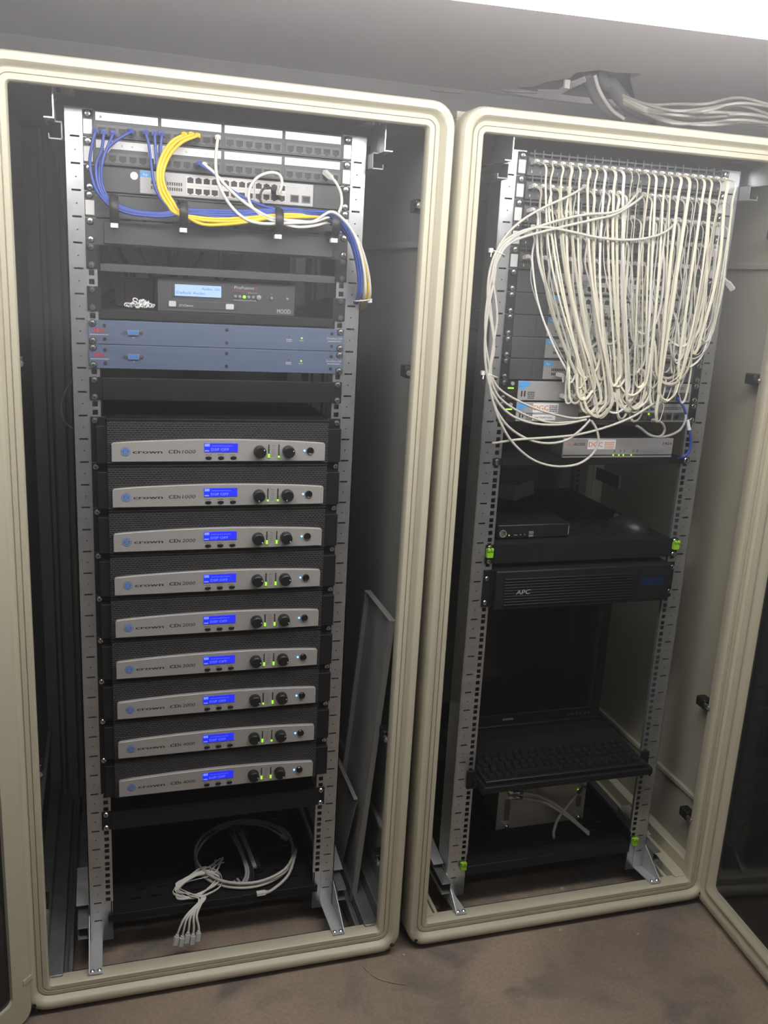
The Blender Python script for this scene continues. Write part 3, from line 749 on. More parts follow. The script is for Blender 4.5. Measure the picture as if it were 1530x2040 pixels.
# ------------------------------------------------------------------ amplifiers
FW = .205
def silver_outline():
    pts = [(-FW, .0068), (FW, .0068), (FW, .0395), (FW - .0015, .0418), (FW - .004, .0430)]
    for i in range(1, 24):
        x = FW - .004 - (2 * FW - .008) * i / 24; pts.append((x, .0430 + .0068 * (1 - (x / FW) ** 2)))
    pts += [(-FW + .004, .0430), (-FW + .0015, .0418), (-FW, .0395)]
    return pts
AMP = {}
def amp_meshes():
    mb = MB(); mb.box(-.218, .218, .0, .38, .002, 2 * U - .001); AMP['chassis'] = mb.mesh('chassis', ['black'])
    mb = MB()
    mb.box(-.2413, -.214, -.004, 0, .001, 2 * U - .001); mb.box(.214, .2413, -.004, 0, .001, 2 * U - .001)
    mb.box(-.232, -.212, -.019, -.004, .001, 2 * U - .016); mb.box(.212, .2405, -.019, -.004, .001, 2 * U - .020)
    mb.box(-.213, .213, -.026, 0, .001, .0035); mb.box(-.213, .213, -.026, 0, 2 * U - .004, 2 * U - .001)
    AMP['bezel'] = mb.mesh('bezel', ['black'])
    mb = MB(); mb.box(-.2125, .2125, -.024, 0, .0035, 2 * U - .004); AMP['grille'] = mb.mesh('grille', ['grille'])
    mb = MB(); mb.prism(silver_outline(), -.032, -.022); AMP['face'] = mb.mesh('faceplate', ['silver'], 20)
    mb = MB(); mb.lathe((0, 0, 0), [(.0085, 0), (.0085, .0005), (.0065, .0006)], 1, 24); mb.m = 1
    mb.lathe((0, 0, 0), [(.0074, .00055), (.0074, .0007)], 1, 24); mb.m = 0
    mb.lathe((0, 0, 0), [(.0060, .0006), (.0060, .0009)], 1, 24); mb.m = 1
    for z in (-.003, 0, .003): mb.box(-.0035, .0035, -.0012, -.0008, z - .0005, z + .0005)
    AMP['logo'] = mb.mesh('emblem', ['crownblue', 'lgrey'])
    mb = MB(); mb.lathe((0, 0, 0), [(.0122, 0), (.0120, .006), (.0112, .013), (.0095, .0145)], 1, 28); AMP['knob'] = mb.mesh('knob', ['bplastic'], 40)
    mb = MB(); mb.cyl((0, 0, 0), .0011, .0008, 1, 8); AMP['dot'] = mb.mesh('pointer', ['paper'])
    mb = MB(); mb.v = []; mb.lathe((0, 0, 0), [(.0055, 0), (.0055, .0015), (.0042, .0022)], 1, 20)
    mb.v = [(x * 1.1, y, z * .62) for x, y, z in mb.v]; AMP['button'] = mb.mesh('button', ['bplastic'])
    mb = MB(); mb.lathe((0, 0, 0), [(.0072, 0), (.0072, .003), (.0060, .0045), (.0045, .0035)], 1, 20); AMP['power'] = mb.mesh('power_button', ['gloss'])
    mb = MB(); mb.lathe((0, 0, 0), [(.0019, 0), (.0019, .0012), (.0010, .0022)], 1, 10); AMP['bled'] = mb.mesh('power_lamp', ['ledb'])
amp_meshes()
MODELS = ['1000', '1000', '2000', '2000', '2000', '2000', '2000', '4000', '4000']
LEDS = [(2, 1), (1, 1), (2, 2), (2, 2), (2, 2), (2, 2), (1, 2), (2, 1), (2, 2)]
KN = [(35, 20), (-100, -110), (-40, -40), (15, 10), (0, -20), (0, -15), (-20, 10), (-30, 20), (-10, -40)]
AORD = ['topmost', 'second', 'third', 'fourth', 'fifth', 'sixth', 'seventh', 'eighth', 'lowest']
for i in range(9):
    sc = 'marked %s' % MODELS[i]
    t = thing('amplifier', f'{AORD[i]} of the nine stacked silver-fronted amplifiers in the amplifier cabinet, {sc}', 'amplifier', 0, (0, 0, -(13 + 2 * i) * U), 'stacked silver-fronted amplifiers')
    part('chassis', AMP['chassis'], None, t); part('bezel', AMP['bezel'], None, t, bevel=.001); part('grille', AMP['grille'], None, t)
    fp = part('faceplate', AMP['face'], None, t, bevel=.0006)
    yy = -.0321
    part('emblem', AMP['logo'], None, fp, (-.180, yy, .0265))
    mb = MB()
    x = -.167
    mb.text('crown', x, .0228, .054, .0068, yy - .0002, 0, .0007)
    mb.text('CD', -.1015, .0228, .018, .0072, yy - .0002, .12, .0007); mb.text('i', -.0815, .0228, .0018, .0070, yy - .0002, .12, .0003)
    mb.text(MODELS[i], -.0758, .0228, .0250, .0072, yy - .0002, .18)
    for xx in (-.027, -.0035, .0195): mb.dots(xx - .005, .0195, .012, .0014, yy - .0002, 1, i)
    for r in range(6): mb.dots(.0975, .0165 + r * .0042, .0075 if r % 2 else .006, .0011, yy - .0002, 1, r)
    part('lettering', mb, 'ink', fp, smooth=0)
    mb = MB(); mb.box(-.034, .0305, yy - .0012, yy, .0255, .0425); ds = part('display', mb, 'lcdblue', t)
    mb = MB(); mb.box(-.033, -.0235, yy - .0016, yy - .0012, .0365, .0415); mb.box(-.033, -.0245, yy - .0016, yy - .0012, .0268, .0290)
    mb.text('DSP OFF', -.0205, .0280, .034, .0052, yy - .0015); mb.dots(-.019, .0370, .038, .0015, yy - .0015, 1, i)
    part('display_text', mb, 'lcdtext', ds, smooth=0)
    for xx in (-.0255, -.0015, .0225): part('button', AMP['button'], None, t, (xx, yy, .0140))
    for xx, a in ((.0735, KN[i][0]), (.1305, KN[i][1])):
        kb = part('knob', AMP['knob'], None, t, (xx, yy, .0265)); q = math.radians(a)
        part('pointer', AMP['dot'], None, kb, (.0085 * math.cos(q), -.0153, .0085 * math.sin(q)))
    for c, xx in enumerate((.0915, .1115)):
        mb = MB()
        for r in range(LEDS[i][c], 7): mb.box(xx - .0011, xx + .0011, yy - .0012, yy, .0145 + r * .0038, .0172 + r * .0038)
        part('meter', mb, 'ink', t)
        mb = MB()
        for r in range(LEDS[i][c]): mb.box(xx - .0015, xx + .0015, yy - .0022, yy, .0140 + r * .0040, .0174 + r * .0040)
        part('meter_lamp', mb, 'ledg', t, label='lit green meter lamps')
    part('power_lamp', AMP['bled'], None, t, (.163, yy, .0275)); part('power_button', AMP['power'], None, t, (.1745, yy, .0275))
    screws(t, [(-.2335, 2 * U - .008), (.2335, 2 * U - .010)], -.005)

def rack_shelf(cab, k, label, depth=.45, holes=True, lip=U, name='rack_shelf', tray='black'):
    # shelf whose front lip fills one unit, tray flush with the top of the lip
    t = thing(name, label, 'shelf', cab, (0, 0, -k * U - lip))
    mb = MB(); mb.box(-.2413, -.2205, -.003, 0, .001, lip - .001); mb.box(.2205, .2413, -.003, 0, .001, lip - .001); part('ear', mb, 'black', t)
    mb = MB(); mb.box(-.2205, .2205, -.006, -.003, .0005, lip); mb.box(-.2205, -.218, -.003, depth, .001, lip); mb.box(.218, .2205, -.003, depth, .001, lip); part('front_lip', mb, 'black', t, bevel=.0015)
    hs = []
    if holes:
        r = 0
        y = .035
        while y < depth - .03:
            for c in range(9):
                x = -.185 + c * .045 + (.012 if r % 2 else 0); hs.append((x, x + .022, y, y + .004))
            y += .022; r += 1
    p = MB(); p.plate(-.2205, .2205, -.006, depth, 0, .0015, hs); p.v = [(a, c, lip - .0015 + b) for a, b, c in p.v]
    part('tray', p, tray, t, smooth=0)
    screws(t, [(x, z) for x in (-.2325, .2325) for z in (.0065, lip - .0065)])
    return t
rack_shelf(0, 29.95, 'black shelf closing off the amplifier stack from below, amplifier cabinet', .40, False)
t = thing('bottom_shelf', 'black perforated shelf at the bottom of the amplifier cabinet holding the coiled cables', 'shelf', 0, (0, 0, -36.1 * U))
p = MB(); hs = [(-.185 + c * .045 + (.012 if r % 2 else 0), -.163 + c * .045 + (.012 if r % 2 else 0), .035 + r * .03, .040 + r * .03) for r in range(13) for c in range(9)]
p.plate(-.225, .225, -.004, .45, 0, .0015, hs); p.v = [(a, c, .018 + b) for a, b, c in p.v]; part('tray', p, 'black', t, smooth=0)
mb = MB(); mb.box(-.2335, .2335, -.006, -.003, 0, .019); mb.box(-.227, -.225, -.003, .45, 0, .05); mb.box(.225, .227, -.003, .45, 0, .05); part('front_lip', mb, 'black', t, bevel=.001)
ZT = Z0 - 36.1 * U + .0195

# ------------------------------------------------------------------ cables: helper
_plug = MB(); _plug.box(-.0050, .0050, -.010, .010, -.0036, .0036); _plug.box(-.0032, .0032, -.015, -.010, -.0026, .0026); _plug.box(-.0025, .0025, -.010, .008, .0036, .0046)
PLUG = _plug.mesh('plug', ['plug'], 0)
PLUGB = _plug.mesh('plug', ['cable_b'], 0); PLUGK = _plug.mesh('plug', ['cable_k'], 0); PLUGY = _plug.mesh('plug', ['cable_y'], 0)
PLM = {'cable_b': PLUGB, 'cable_k': PLUGK, 'cable_y': PLUGY}
def orient(d):           # rotation taking local +y to direction d
    return Vector((0, 1, 0)).rotation_difference(Vector(d).normalized()).to_matrix().to_4x4()
def cable(pts, r, m, label, group=None, n=6, r2=None, tw=None, plugs=(1, 0), name='patch_cable', cat='cable', sides=8):
    P = catmull(pts, n); c = P[0].copy()
    mb = MB(); mb.tube([p - c for p in P], r, sides, r2, tw)
    o = part(name, mb, m, None, c, smooth=60); props(o, label, cat, group)
    pm = PLM.get(m, PLUG)
    if plugs[0]:
        q = part('plug', pm, None, o); q.matrix_local = orient(P[0] - P[1])
    if plugs[1]:
        q = part('plug', pm, None, o); q.matrix_local = Matrix.Translation(P[-1] - c) @ orient(P[-1] - P[-2])
    return o
def pix(l, dep):          # pixel trace with a distance for every point
    return [aty(u, v, d) for (u, v), d in zip(l, dep)]
def trace(l, y0, y1, ye=None):
    n = len(l); return [aty(u, v, (y0 if i == 0 else (y1 if ye is None or i < n - 2 else ye))) for i, (u, v) in enumerate(l)]

# ---- amplifier cabinet cables
EXIT = [(657, 436), (684, 452), (704, 482), (716, 520), (722, 560), (720, 596), (704, 616)]
def exitpts(dx, dy): return [(u + dx * (.3 + i * .14), v + dy * (1 - i * .12)) for i, (u, v) in enumerate(EXIT)]
ED = [-.045, -.045, -.042, -.040, -.035, -.02, .06]
def left_cable(l, dx, dy, m, label, r=.0027, y1=-.034):
    pts = [aty(l[0][0], l[0][1], -.028), aty(l[0][0], l[0][1] + 1, -.042)] + [aty(u, v, min(y1, -.044) - .004 * (i > 1)) for i, (u, v) in enumerate(l[1:])]
    pts += [aty(u, v, d + dy * .0009) for (u, v), d in zip(exitpts(dx, dy), ED)]
    return cable(pts, r, m, label, 'patch cables looping across the amplifier cabinet')
left_cable([(190, 262), (183, 290), (179, 330), (190, 375), (210, 402), (223, 412), (260, 426), (320, 432), (352, 428), (420, 424), (480, 424), (540, 424), (600, 424)], -8, -9, 'cable_b', 'blue cable in the leftmost port of the topmost patch panel, hugging the left edge')
left_cable([(207, 264), (202, 300), (191, 332), (196, 372), (211, 399), (224, 408), (262, 423), (320, 429), (352, 425), (420, 428), (480, 430), (540, 427), (600, 427)], -6, -5, 'cable_b', 'blue cable second from the left in the topmost patch panel')
left_cable([(225, 266), (212, 300), (200, 330), (199, 368), (213, 397), (226, 406), (262, 421), (320, 427), (352, 422), (420, 431), (480, 435), (540, 431), (600, 430)], -9, 2, 'cable_b', 'blue cable third from the left in the topmost patch panel')
o = left_cable([(260, 262), (232, 280), (212, 300), (203, 330), (203, 366), (215, 395), (228, 404), (264, 419), (320, 425), (352, 419), (420, 420), (480, 420), (540, 420), (600, 421)], -3, -12, 'cable_b', 'blue cable with a white sleeve slanting left from the topmost patch panel')
def sleeve(par, a, b, r=.0042, m='paper'):
    mb = MB(); c = par.location; mb.tube([a - c, (a + b) / 2 - c, b - c], r, 8); part('label_sleeve', mb, m, par, label='white label sleeve')
sleeve(o, aty(225, 285, -.038), aty(210, 302, -.038))
o = left_cable([(290, 264), (297, 290), (301, 325), (308, 370), (325, 402), (350, 420), (420, 427), (480, 427), (540, 422), (600, 424)], -5, -3, 'cable_b', 'blue cable with a white sleeve, just left of the yellow cables')
sleeve(o, aty(298, 290, -.038), aty(301, 316, -.038))
o = left_cable([(308, 266), (310, 300), (313, 330), (322, 375), (336, 400), (352, 417), (420, 423), (480, 424), (540, 419), (600, 421)], -7, 4, 'cable_b', 'blue cable with a white sleeve, beside the yellow cables')
sleeve(o, aty(309, 300, -.038), aty(312, 327, -.038))
o = left_cable([(322, 267), (320, 305), (324, 340), (332, 378), (342, 402), (354, 415), (420, 419), (480, 422), (540, 417), (600, 419)], -6, 8, 'cable_b', 'blue cable hidden mostly behind the yellow cables')
left_cable([(398, 326), (424, 345), (455, 375), (495, 398), (530, 412), (570, 420), (610, 424)], -4, -8, 'cable_b', 'blue cable slanting across the network switch from the second patch panel')
left_cable([(366, 268), (342, 282), (322, 312), (314, 345), (318, 380), (334, 408), (352, 426), (400, 438), (450, 441), (500, 438), (540, 432), (600, 430)], 8, 0, 'cable_y', 'yellow cable, outermost of the yellow loop', .0030, -.045)
left_cable([(380, 268), (352, 282), (330, 310), (319, 345), (324, 378), (340, 406), (354, 424), (400, 434), (450, 436), (500, 433), (540, 429), (600, 428)], 10, 5, 'cable_y', 'yellow cable, middle one of the yellow loop', .0030, -.045)
left_cable([(392, 270), (362, 284), (338, 310), (325, 345), (330, 376), (345, 403), (357, 420), (400, 446), (450, 447), (500, 441), (540, 434), (600, 432)], 13, -3, 'cable_y', 'yellow cable, innermost of the yellow loop', .0030, -.045)
left_cable([(434, 274), (431, 300), (430, 335), (437, 370), (458, 408), (485, 434), (512, 444), (540, 446), (590, 444), (625, 442)], 16, -4, 'cable_w2', 'white cable hanging from the topmost patch panel over the switch ports', .0029, -.048)
left_cable([(408, 328), (428, 345), (450, 370), (480, 398), (512, 420), (545, 435), (590, 440), (625, 441)], 6, -14, 'cable_w2', 'white cable slanting right from the second patch panel', .0029, -.046)
left_cable([(556, 383), (562, 365), (556, 348), (538, 344), (515, 352), (500, 370), (495, 392), (502, 412), (520, 428), (545, 440), (590, 452), (625, 450)], 2, 8, 'cable_w2', 'white cable making a round loop over the right end of the switch', .0029, -.045)
cable(trace([(653, 348), (668, 362), (679, 385), (680, 410), (670, 430), (656, 440)], -.026, -.042), .0029, 'cable_w2', 'short white cable from the last used port of the second patch panel', 'patch cables looping across the amplifier cabinet')
cable(trace([(550, 388), (538, 374), (523, 378), (518, 395), (527, 412), (545, 424), (580, 428)], -.020, -.036), .0022, 'cable_k', 'thin black cable beside the round white loop, at the switch', 'patch cables looping across the amplifier cabinet')
mb = MB(); a = aty(722, 598, -.02)
mb.tube([a + Vector((.014 * math.cos(q), .012 * math.sin(q), .002 * math.cos(q))) for q in [x * PI / 8 for x in range(17)]], .0012, 6, .0026)
mb.box(a.x + .010, a.x + .018, a.y - .006, a.y + .002, a.z - .004, a.z + .004)
solo('cable_tie', mb, 'white', 'white cable tie round the end of the yellow and blue bundle', 'cable tie')
# black leads behind the left equipment
random.seed(7)
for i in range(9):
    x = -.18 + i * .03 + random.uniform(-.01, .01); 
    pts = [(x, .30, Z0 - .10), (x + random.uniform(-.03, .03), .34, Z0 - .18), (x + random.uniform(-.06, .06), .33, Z0 - .24), (x + random.uniform(-.06, .06), .36, Z0 - .30)]
    cable(pts, random.choice((.004, .006)), 'cable_k', 'dark power lead in the tangle behind the empty shelf, amplifier cabinet', 'dark leads behind the empty shelf', plugs=(0, 0), name='power_lead')
pts = [(-.33, .42, Z0 - .46), (-.345, .40, Z0 - .53), (-.34, .36, Z0 - .62), (-.30, .34, Z0 - .66)]
cable([atx(140, 752, -.30) if False else aty(146, 752, .40), aty(130, 780, .40), aty(122, 810, .40), aty(128, 838, .38), aty(146, 855, .34)], .003, 'cable_dg', 'thin grey cable curving out from behind the left upright', plugs=(0, 0))

# coils on the bottom shelf
def coil(cx, cy, rx, ry, z, turns, r, m, label, start, end, seed, jit=.007, name='cable_coil', plugs=(1, 1), ph=0):
    rnd = random.Random(seed); pts = list(start); N = int(turns * 10)
    for i in range(N + 1):
        a = ph + 2 * PI * i / 10; k = 1 + rnd.uniform(-jit, jit) * 6
        pts.append((cx + rx * k * math.cos(a), cy + ry * k * math.sin(a), z + r + (r * 1.7) * (i / 10) + rnd.uniform(0, .002)))
    pts += list(end)
    return cable(pts, r, m, label, None, 5, name=name, plugs=plugs)
coil(.085, .135, .118, .125, ZT, 2.9, .0034, 'cable_g', 'coiled pale grey network cable lying on the bottom shelf of the amplifier cabinet', [], [(.17, .02, ZT + .02), (.125, -.012, ZT + .008), (.10, -.014, ZT + .006)], 3, ph=.4)
# dark lead folded within the coil
for i in range(4):
    dx = i * .009
    cable([(.045 + dx, .04 + i * .006, ZT + .006), (.055 + dx, .015, ZT + .012), (.075 + dx * .6, .05, ZT + .018), (.070 + dx * .5, .13, ZT + .024), (.060 + dx, .22, ZT + .012), (.075 + dx, .235, ZT + .010), (.085 + dx * .5, .15, ZT + .028 + i * .002), (.095 + dx * .5, .06, ZT + .020)], .0032, 'cable_dg' if i < 2 else 'cable_k', 'strand of the folded dark lead bundle inside the cable coil', 'folded dark leads inside the coil', plugs=(0, 0), name='power_lead')
# thin white flat cables, folded, ends over the front lip
for i in range(5):
    rnd = random.Random(i + 20); j = lambda s=.012: rnd.uniform(-s, s)
    pts = [(.020 + j(), .115 + j(), ZT + .012), (-.01 + j(), .07 + j(), ZT + .018), (-.065 + j(), .055 + j(), ZT + .01), (-.088 + j(.006), .02 + j(), ZT + .008), (-.05 + j(), -.002 + j(.006), ZT + .012),
           (0 + j(), .02 + j(), ZT + .016), (.012 + j(), .06 + j(), ZT + .012), (-.03 + j(), .075 + j(), ZT + .02), (-.085 + j(.006), .04 + j(), ZT + .012), (-.055 + j(), .0, ZT + .016), (-.03 + j(.01), -.012, ZT + .012),
           (-.070 + i * .006, -.034, ZT - .010), (-.086 + i * .011, -.040, ZT - .040), (-.092 + i * .012, -.042, ZT - .058 - rnd.uniform(0, .012))]
    cable(pts, .0009, 'cable_w2', 'thin white flat cable of the folded bunch hanging over the bottom shelf edge', 'folded thin white cables, amplifier cabinet', 5, .0024, lambda q: 4 * q, (0, 1))

# leaning metal panels
def lean(TL, TR, BR, BL, m, label, fl=.012, both=True, name='metal_sheet'):
    mb = MB(); TL, TR, BR, BL = map(Vector, (TL, TR, BR, BL)); n = (TR - TL).cross(BL - TL).normalized()
    if n.x > 0: n = -n
    mb.slab([TL, TR, BR, BL], .0015)
    e = (TR - TL).normalized()
    mb.slab([TR, BR, BR + n * fl, TR + n * fl], .0015); mb.slab([TR + n * fl, BR + n * fl, BR + n * fl - e * .010, TR + n * fl - e * .010], .0015)
    if both:
        mb.slab([TL, BL, BL + n * fl, TL + n * fl], .0015); mb.slab([TL + n * fl, BL + n * fl, BL + n * fl + e * .010, TL + n * fl + e * .010], .0015)
        mb.slab([TL, TR, TR + n * fl, TL + n * fl], .0015)
    solo(name, mb, m, label, 'metal panel', 'loose metal panels leaning in the amplifier cabinet', smooth=0)
lean((.366, .135, Z0 - .915), (.366, -.058, Z0 - .915), (.333, .012, Z0 - 1.66), (.333, .205, Z0 - 1.66), 'sheet', 'long narrow flanged metal panel leaning beside the amplifier rack')
mb = MB(); mb.slab([(.330, .235, Z0 - 1.39), (.330, .03, Z0 - 1.395), (.312, .10, Z0 - 1.655), (.312, .26, Z0 - 1.655)], .0015); mb.slab([(.330, .235, Z0 - 1.39), (.330, .03, Z0 - 1.395), (.322, .03, Z0 - 1.395), (.322, .235, Z0 - 1.39)], .0015)
solo('metal_sheet', mb, 'sheet', 'short plain metal sheet leaning behind the long flanged panel', 'metal panel', 'loose metal panels leaning in the amplifier cabinet', smooth=0)

# ------------------------------------------------------------------ white-cable cabinet equipment
t = rack_shelf(1, 12.75, 'narrow black shelf under the white converter box, white-cable cabinet', .30, False, .0165)
t = thing('network_converter', 'flat silver-fronted converter box marked 1424, on the shelf below the switches', 'converter', 1, (.055, 0, -12.75 * U))
mb = MB(); mb.box(-.134, .134, 0, .18, .001, .042); part('case', mb, 'dgrey', t, bevel=.001)
mb = MB(); mb.box(-.136, .136, -.006, .0, 0, .043); fp = part('front_panel', mb, 'lgrey', t, bevel=.001)
mb = MB(); mb.box(-.136, .136, -.0066, -.006, .0045, .0068); part('stripe', mb, 'ink', fp)
mb = MB(); mb.text('tiny', -.130, .0275, .017, .006, -.0063, .2); part('lettering', mb, 'orange', fp, smooth=0)
mb = MB(); mb.text('ACCESS', -.113, .0275, .027, .006, -.0063, .2, .0004); mb.text('1424', .110, .0285, .021, .006, -.0063, 0, .0006)
for x in (-.012, .003, .013, .035, .045): mb.dots(x, .0125, .003, .006, -.0063, 2)
part('lettering', mb, 'ink', fp, smooth=0)
mb = MB(); mb.box(-.078, -.010, -.0066, -.006, .019, .0405); s = part('sticker', mb, 'paper', t, label='white sticker with orange letters')
mb = MB(); mb.text('DGC', -.076, .0245, .034, .011, -.0068, 0, .0006); part('lettering', mb, 'orange', s, smooth=0)
mb = MB(); mb.dots(-.037, .021, .024, .016, -.0068, 4, 9); part('fine_print', mb, 'orange', s, smooth=0)
mb = MB()
for x in (-.013, .001, .012, .032): mb.cyl((x, -.008, .0056), .0017, .002, 1, 8)
part('status_lamp', mb, 'ledg', t, label='green lamps')

t = rack_shelf(1, 17.08, 'wide black perforated shelf with the mouse and the small computer on it', .50, True)
ZS = -17.08 * U
def on(cabm, x, y, z): return CAB[cabm] @ Vector((x, y, z))
t = thing('mini_computer', 'small flat black computer with a ring power button at the front of the wide shelf', 'computer', 1, (-.112, .030, ZS), rot=Matrix.Rotation(.0, 3, 'Z'))
mb = MB(); mb.box(-.090, .090, 0, .17, .002, .034); part('case', mb, 'bplastic', t, bevel=.003)
mb = MB(); mb.lathe((-.077, 0, .014), [(.0085, -.001), (.0085, .0015), (.0068, .0015), (.0068, 0)], 1, 20); part('power_button', mb, 'lgrey', t)
mb = MB(); mb.cyl((-.062, -.001, .010), .0012, .002, 1, 8); part('power_lamp', mb, 'ledg', t)
mb = MB(); mb.box(-.014, -.003, -.001, .002, .012, .018); mb.box(-.014, -.003, -.001, .002, .005, .010); mb.box(-.05, -.042, -.001, .002, .009, .011); mb.box(-.035, -.033, -.001, .002, .009, .012); mb.box(-.025, -.023, -.001, .002, .009, .012); part('usb_socket', mb, 'mgrey', t)
mb = MB(); mb.box(.083, .085, -.001, .001, .008, .028); part('trim_strip', mb, 'mgrey', t)
# mouse
t = thing('computer_mouse', 'black computer mouse on the right of the wide shelf', 'mouse', 1, (.150, .075, ZS), rot=Matrix.Rotation(.5, 3, 'Z'))
mb = MB(); prof = []
N = 16; Kk = 10; vs = []
for i in range(N + 1):
    q = i / N; y = -.055 + .11 * q; w = .031 * math.sqrt(max(0, 1 - (2 * q - 1) ** 4)) + .0005; h = .036 * (math.sin(PI * min(1, q * .85 + .12))) ** .7 * math.sqrt(max(0, 1 - abs(2 * q - 1) ** 5)) + .001
    for j in range(Kk + 1):
        a = PI * j / Kk; vs.append((w * math.cos(a), y, h * math.sin(a) ** .8 if 0 < j < Kk else 0))
fs = [(i * (Kk + 1) + j, i * (Kk + 1) + j + 1, (i + 1) * (Kk + 1) + j + 1, (i + 1) * (Kk + 1) + j) for i in range(N) for j in range(Kk)]
fs += [(i * (Kk + 1), (i + 1) * (Kk + 1), (i + 1) * (Kk + 1) + Kk, i * (Kk + 1) + Kk) for i in range(N)]
mb.add(vs, fs); part('shell', mb, 'bplastic', t, smooth=70)
mb = MB(); mb.cyl((-.003, .030, .028), .006, .006, 0, 14); part('scroll_wheel', mb, 'dgrey', t)
# power strip
t = thing('power_strip', 'white two-socket power strip end at the back left of the wide shelf', 'power strip', 1, (-.030, .375, ZS), rot=Matrix.Rotation(-.9, 3, 'Z'))
mb = MB(); mb.add([(x * (.027 if z < .02 else .024), y, z) for z in (.001, .042) for x, y in ((-1, 0), (1, 0), (1, .115), (-1, .115))], [(0, 1, 2, 3), (4, 5, 6, 7), (0, 1, 5, 4), (1, 2, 6, 5), (2, 3, 7, 6), (3, 0, 4, 7)])
part('body', mb, 'white', t, bevel=.005)
for y in (.03, .078):
    mb = MB(); mb.lathe((0, y, .0415), [(.020, 0), (.020, .0012), (.0175, .0012), (.0175, .0002)], 2, 24, 1); s = part('socket', mb, 'lgrey', t)
    mb = MB(); mb.cyl((-.009, y, .0418), .0025, .0005, 2, 10); mb.cyl((.009, y, .0418), .0025, .0005, 2, 10); part('socket_hole', mb, 'ink', s)
# green cage markers
for cabk, x, k, lab in ((1, -.2335, 17.22, 'upper left bright green rack marker clip'), (1, .2345, 17.18, 'upper right bright green rack marker clip'), (1, -.2335, 34.95, 'lower left bright green rack marker clip'), (1, .2345, 34.95, 'lower right bright green rack marker clip')):
    t = thing('marker_clip', lab + ' of the white-cable cabinet', 'clip', cabk, (x, -.006, -k * U - .012), 'green marker clips')
    mb = MB(); mb.box(-.0075, .0075, -.006, .004, -.010, .010); part('clip_body', mb, 'green', t, bevel=.0012)
    mb = MB(); mb.box(-.0075, -.002, -.009, -.003, .006, .0125); mb.box(.001, .0065, -.009, -.003, .006, .0125); part('clip_tab', mb, 'green', t, bevel=.001)

# UPS
t = thing('ups_unit', 'black rack battery unit marked APC with louvred front, under the wide shelf', 'battery backup', 1, (0, 0, -20.36 * U))
UH = 2 * U
mb = MB(); mb.box(-.217, .217, 0, .46, .001, UH - .001); part('case', mb, 'black', t, bevel=.001)
mb = MB(); mb.box(-.2413, -.2205, -.003, .0, .001, UH - .001); mb.box(.2205, .2413, -.003, 0, .001, UH - .001); mb.box(-.2235, -.2205, -.010, 0, .001, UH); mb.box(.2205, .2235, -.010, 0, .001, UH); part('ear', mb, 'black', t, bevel=.001)
mb = MB(); mb.box(-.219, .219, -.024, 0, .001, UH - .0005); mb.box(-.219, .219, -.024, .03, UH - .0015, UH + .001); bz = part('bezel', mb, 'bplastic', t, bevel=.003)
mb = MB()
for k in range(10): mb.box(-.200, .120, -.0275, -.024, .010 + k * .0066, .0135 + k * .0066)
part('louvres', mb, 'bplastic', bz, bevel=.0008)
mb = MB(); mb.plate(.132, .212, .008, .072, -.0265, .002, [(.142, .202, .040, .062)]); mb.m = 1; mb.box(.142, .202, -.0255, -.0245, .040, .062); mb.m = 0
for x in (.148, .163, .178, .193): mb.cyl((x, -.0280, .022), .005, .002, 1, 14)
part('control_panel', mb, ['bplastic', 'lcdoff'], t)
mb = MB(); mb.text('APC', -.172, .036, .033, .011, -.0278, .15, .0008); part('lettering', mb, 'lgrey', bz, smooth=0)
screws(t, [(-.2335, .012), (-.2335, .068), (.2335, .015), (.2335, .075)])

# keyboard drawer with folding monitor
KZ = -30.25 * U
t = thing('console_drawer', 'black rack drawer that carries the keyboard, pulled level under the battery unit', 'drawer', 1, (0, 0, KZ))
mb = MB(); mb.box(-.222, .215, -.062, .36, .016, .020); mb.box(-.222, .215, -.066, -.058, .008, .024); mb.box(-.222, -.219, -.062, .36, 0, .022); mb.box(.212, .215, -.062, .36, 0, .022); part('tray', mb, 'black', t, bevel=.002)
mb = MB(); mb.box(-.2413, -.2215, -.008, 0, -.012, .034); mb.box(.2215, .2413, -.008, 0, -.004, .034); part('ear', mb, 'black', t, bevel=.001)
mb = MB(); mb.box(.215, .2225, -.05, .42, -.003, .018); mb.box(-.230, -.222, -.02, .42, -.003, .018); part('slide_rail', mb, 'black', t)
t = thing('keyboard', 'black keyboard with many small keys on the rack drawer', 'keyboard', 1, (0, 0, KZ + .0205))
mb = MB(); mb.add([(x, y, z) for x in (-.214, .206) for y, z in ((-.052, 0), (-.052, .010), (.115, .020), (.115, 0))], [(0, 1, 2, 3), (4, 5, 6, 7), (0, 4, 5, 1), (1, 5, 6, 2), (2, 6, 7, 3), (3, 7, 4, 0)]); part('base', mb, 'bplastic', t, bevel=.002)
mb = MB(); mb.add([(x * a, y * a, z) for z, a in ((0, 1), (.007, .78)) for x, y in ((-.0085, -.0085), (.0085, -.0085), (.0085, .0085), (-.0085, .0085))], [(0, 1, 2, 3), (4, 5, 6, 7), (0, 1, 5, 4), (1, 2, 6, 5), (2, 3, 7, 6), (3, 0, 4, 7)])
KEY = mb.mesh('key', ['bplastic'])
mb = MB(); mb.v = []; mb.add([(x * a, y * a, z) for z, a in ((0, 1), (.007, .92)) for x, y in ((-.055, -.0085), (.055, -.0085), (.055, .0085), (-.055, .0085))], [(0, 1, 2, 3), (4, 5, 6, 7), (0, 1, 5, 4), (1, 2, 6, 5), (2, 3, 7, 6), (3, 0, 4, 7)])
KEYS = mb.mesh('key', ['bplastic'])
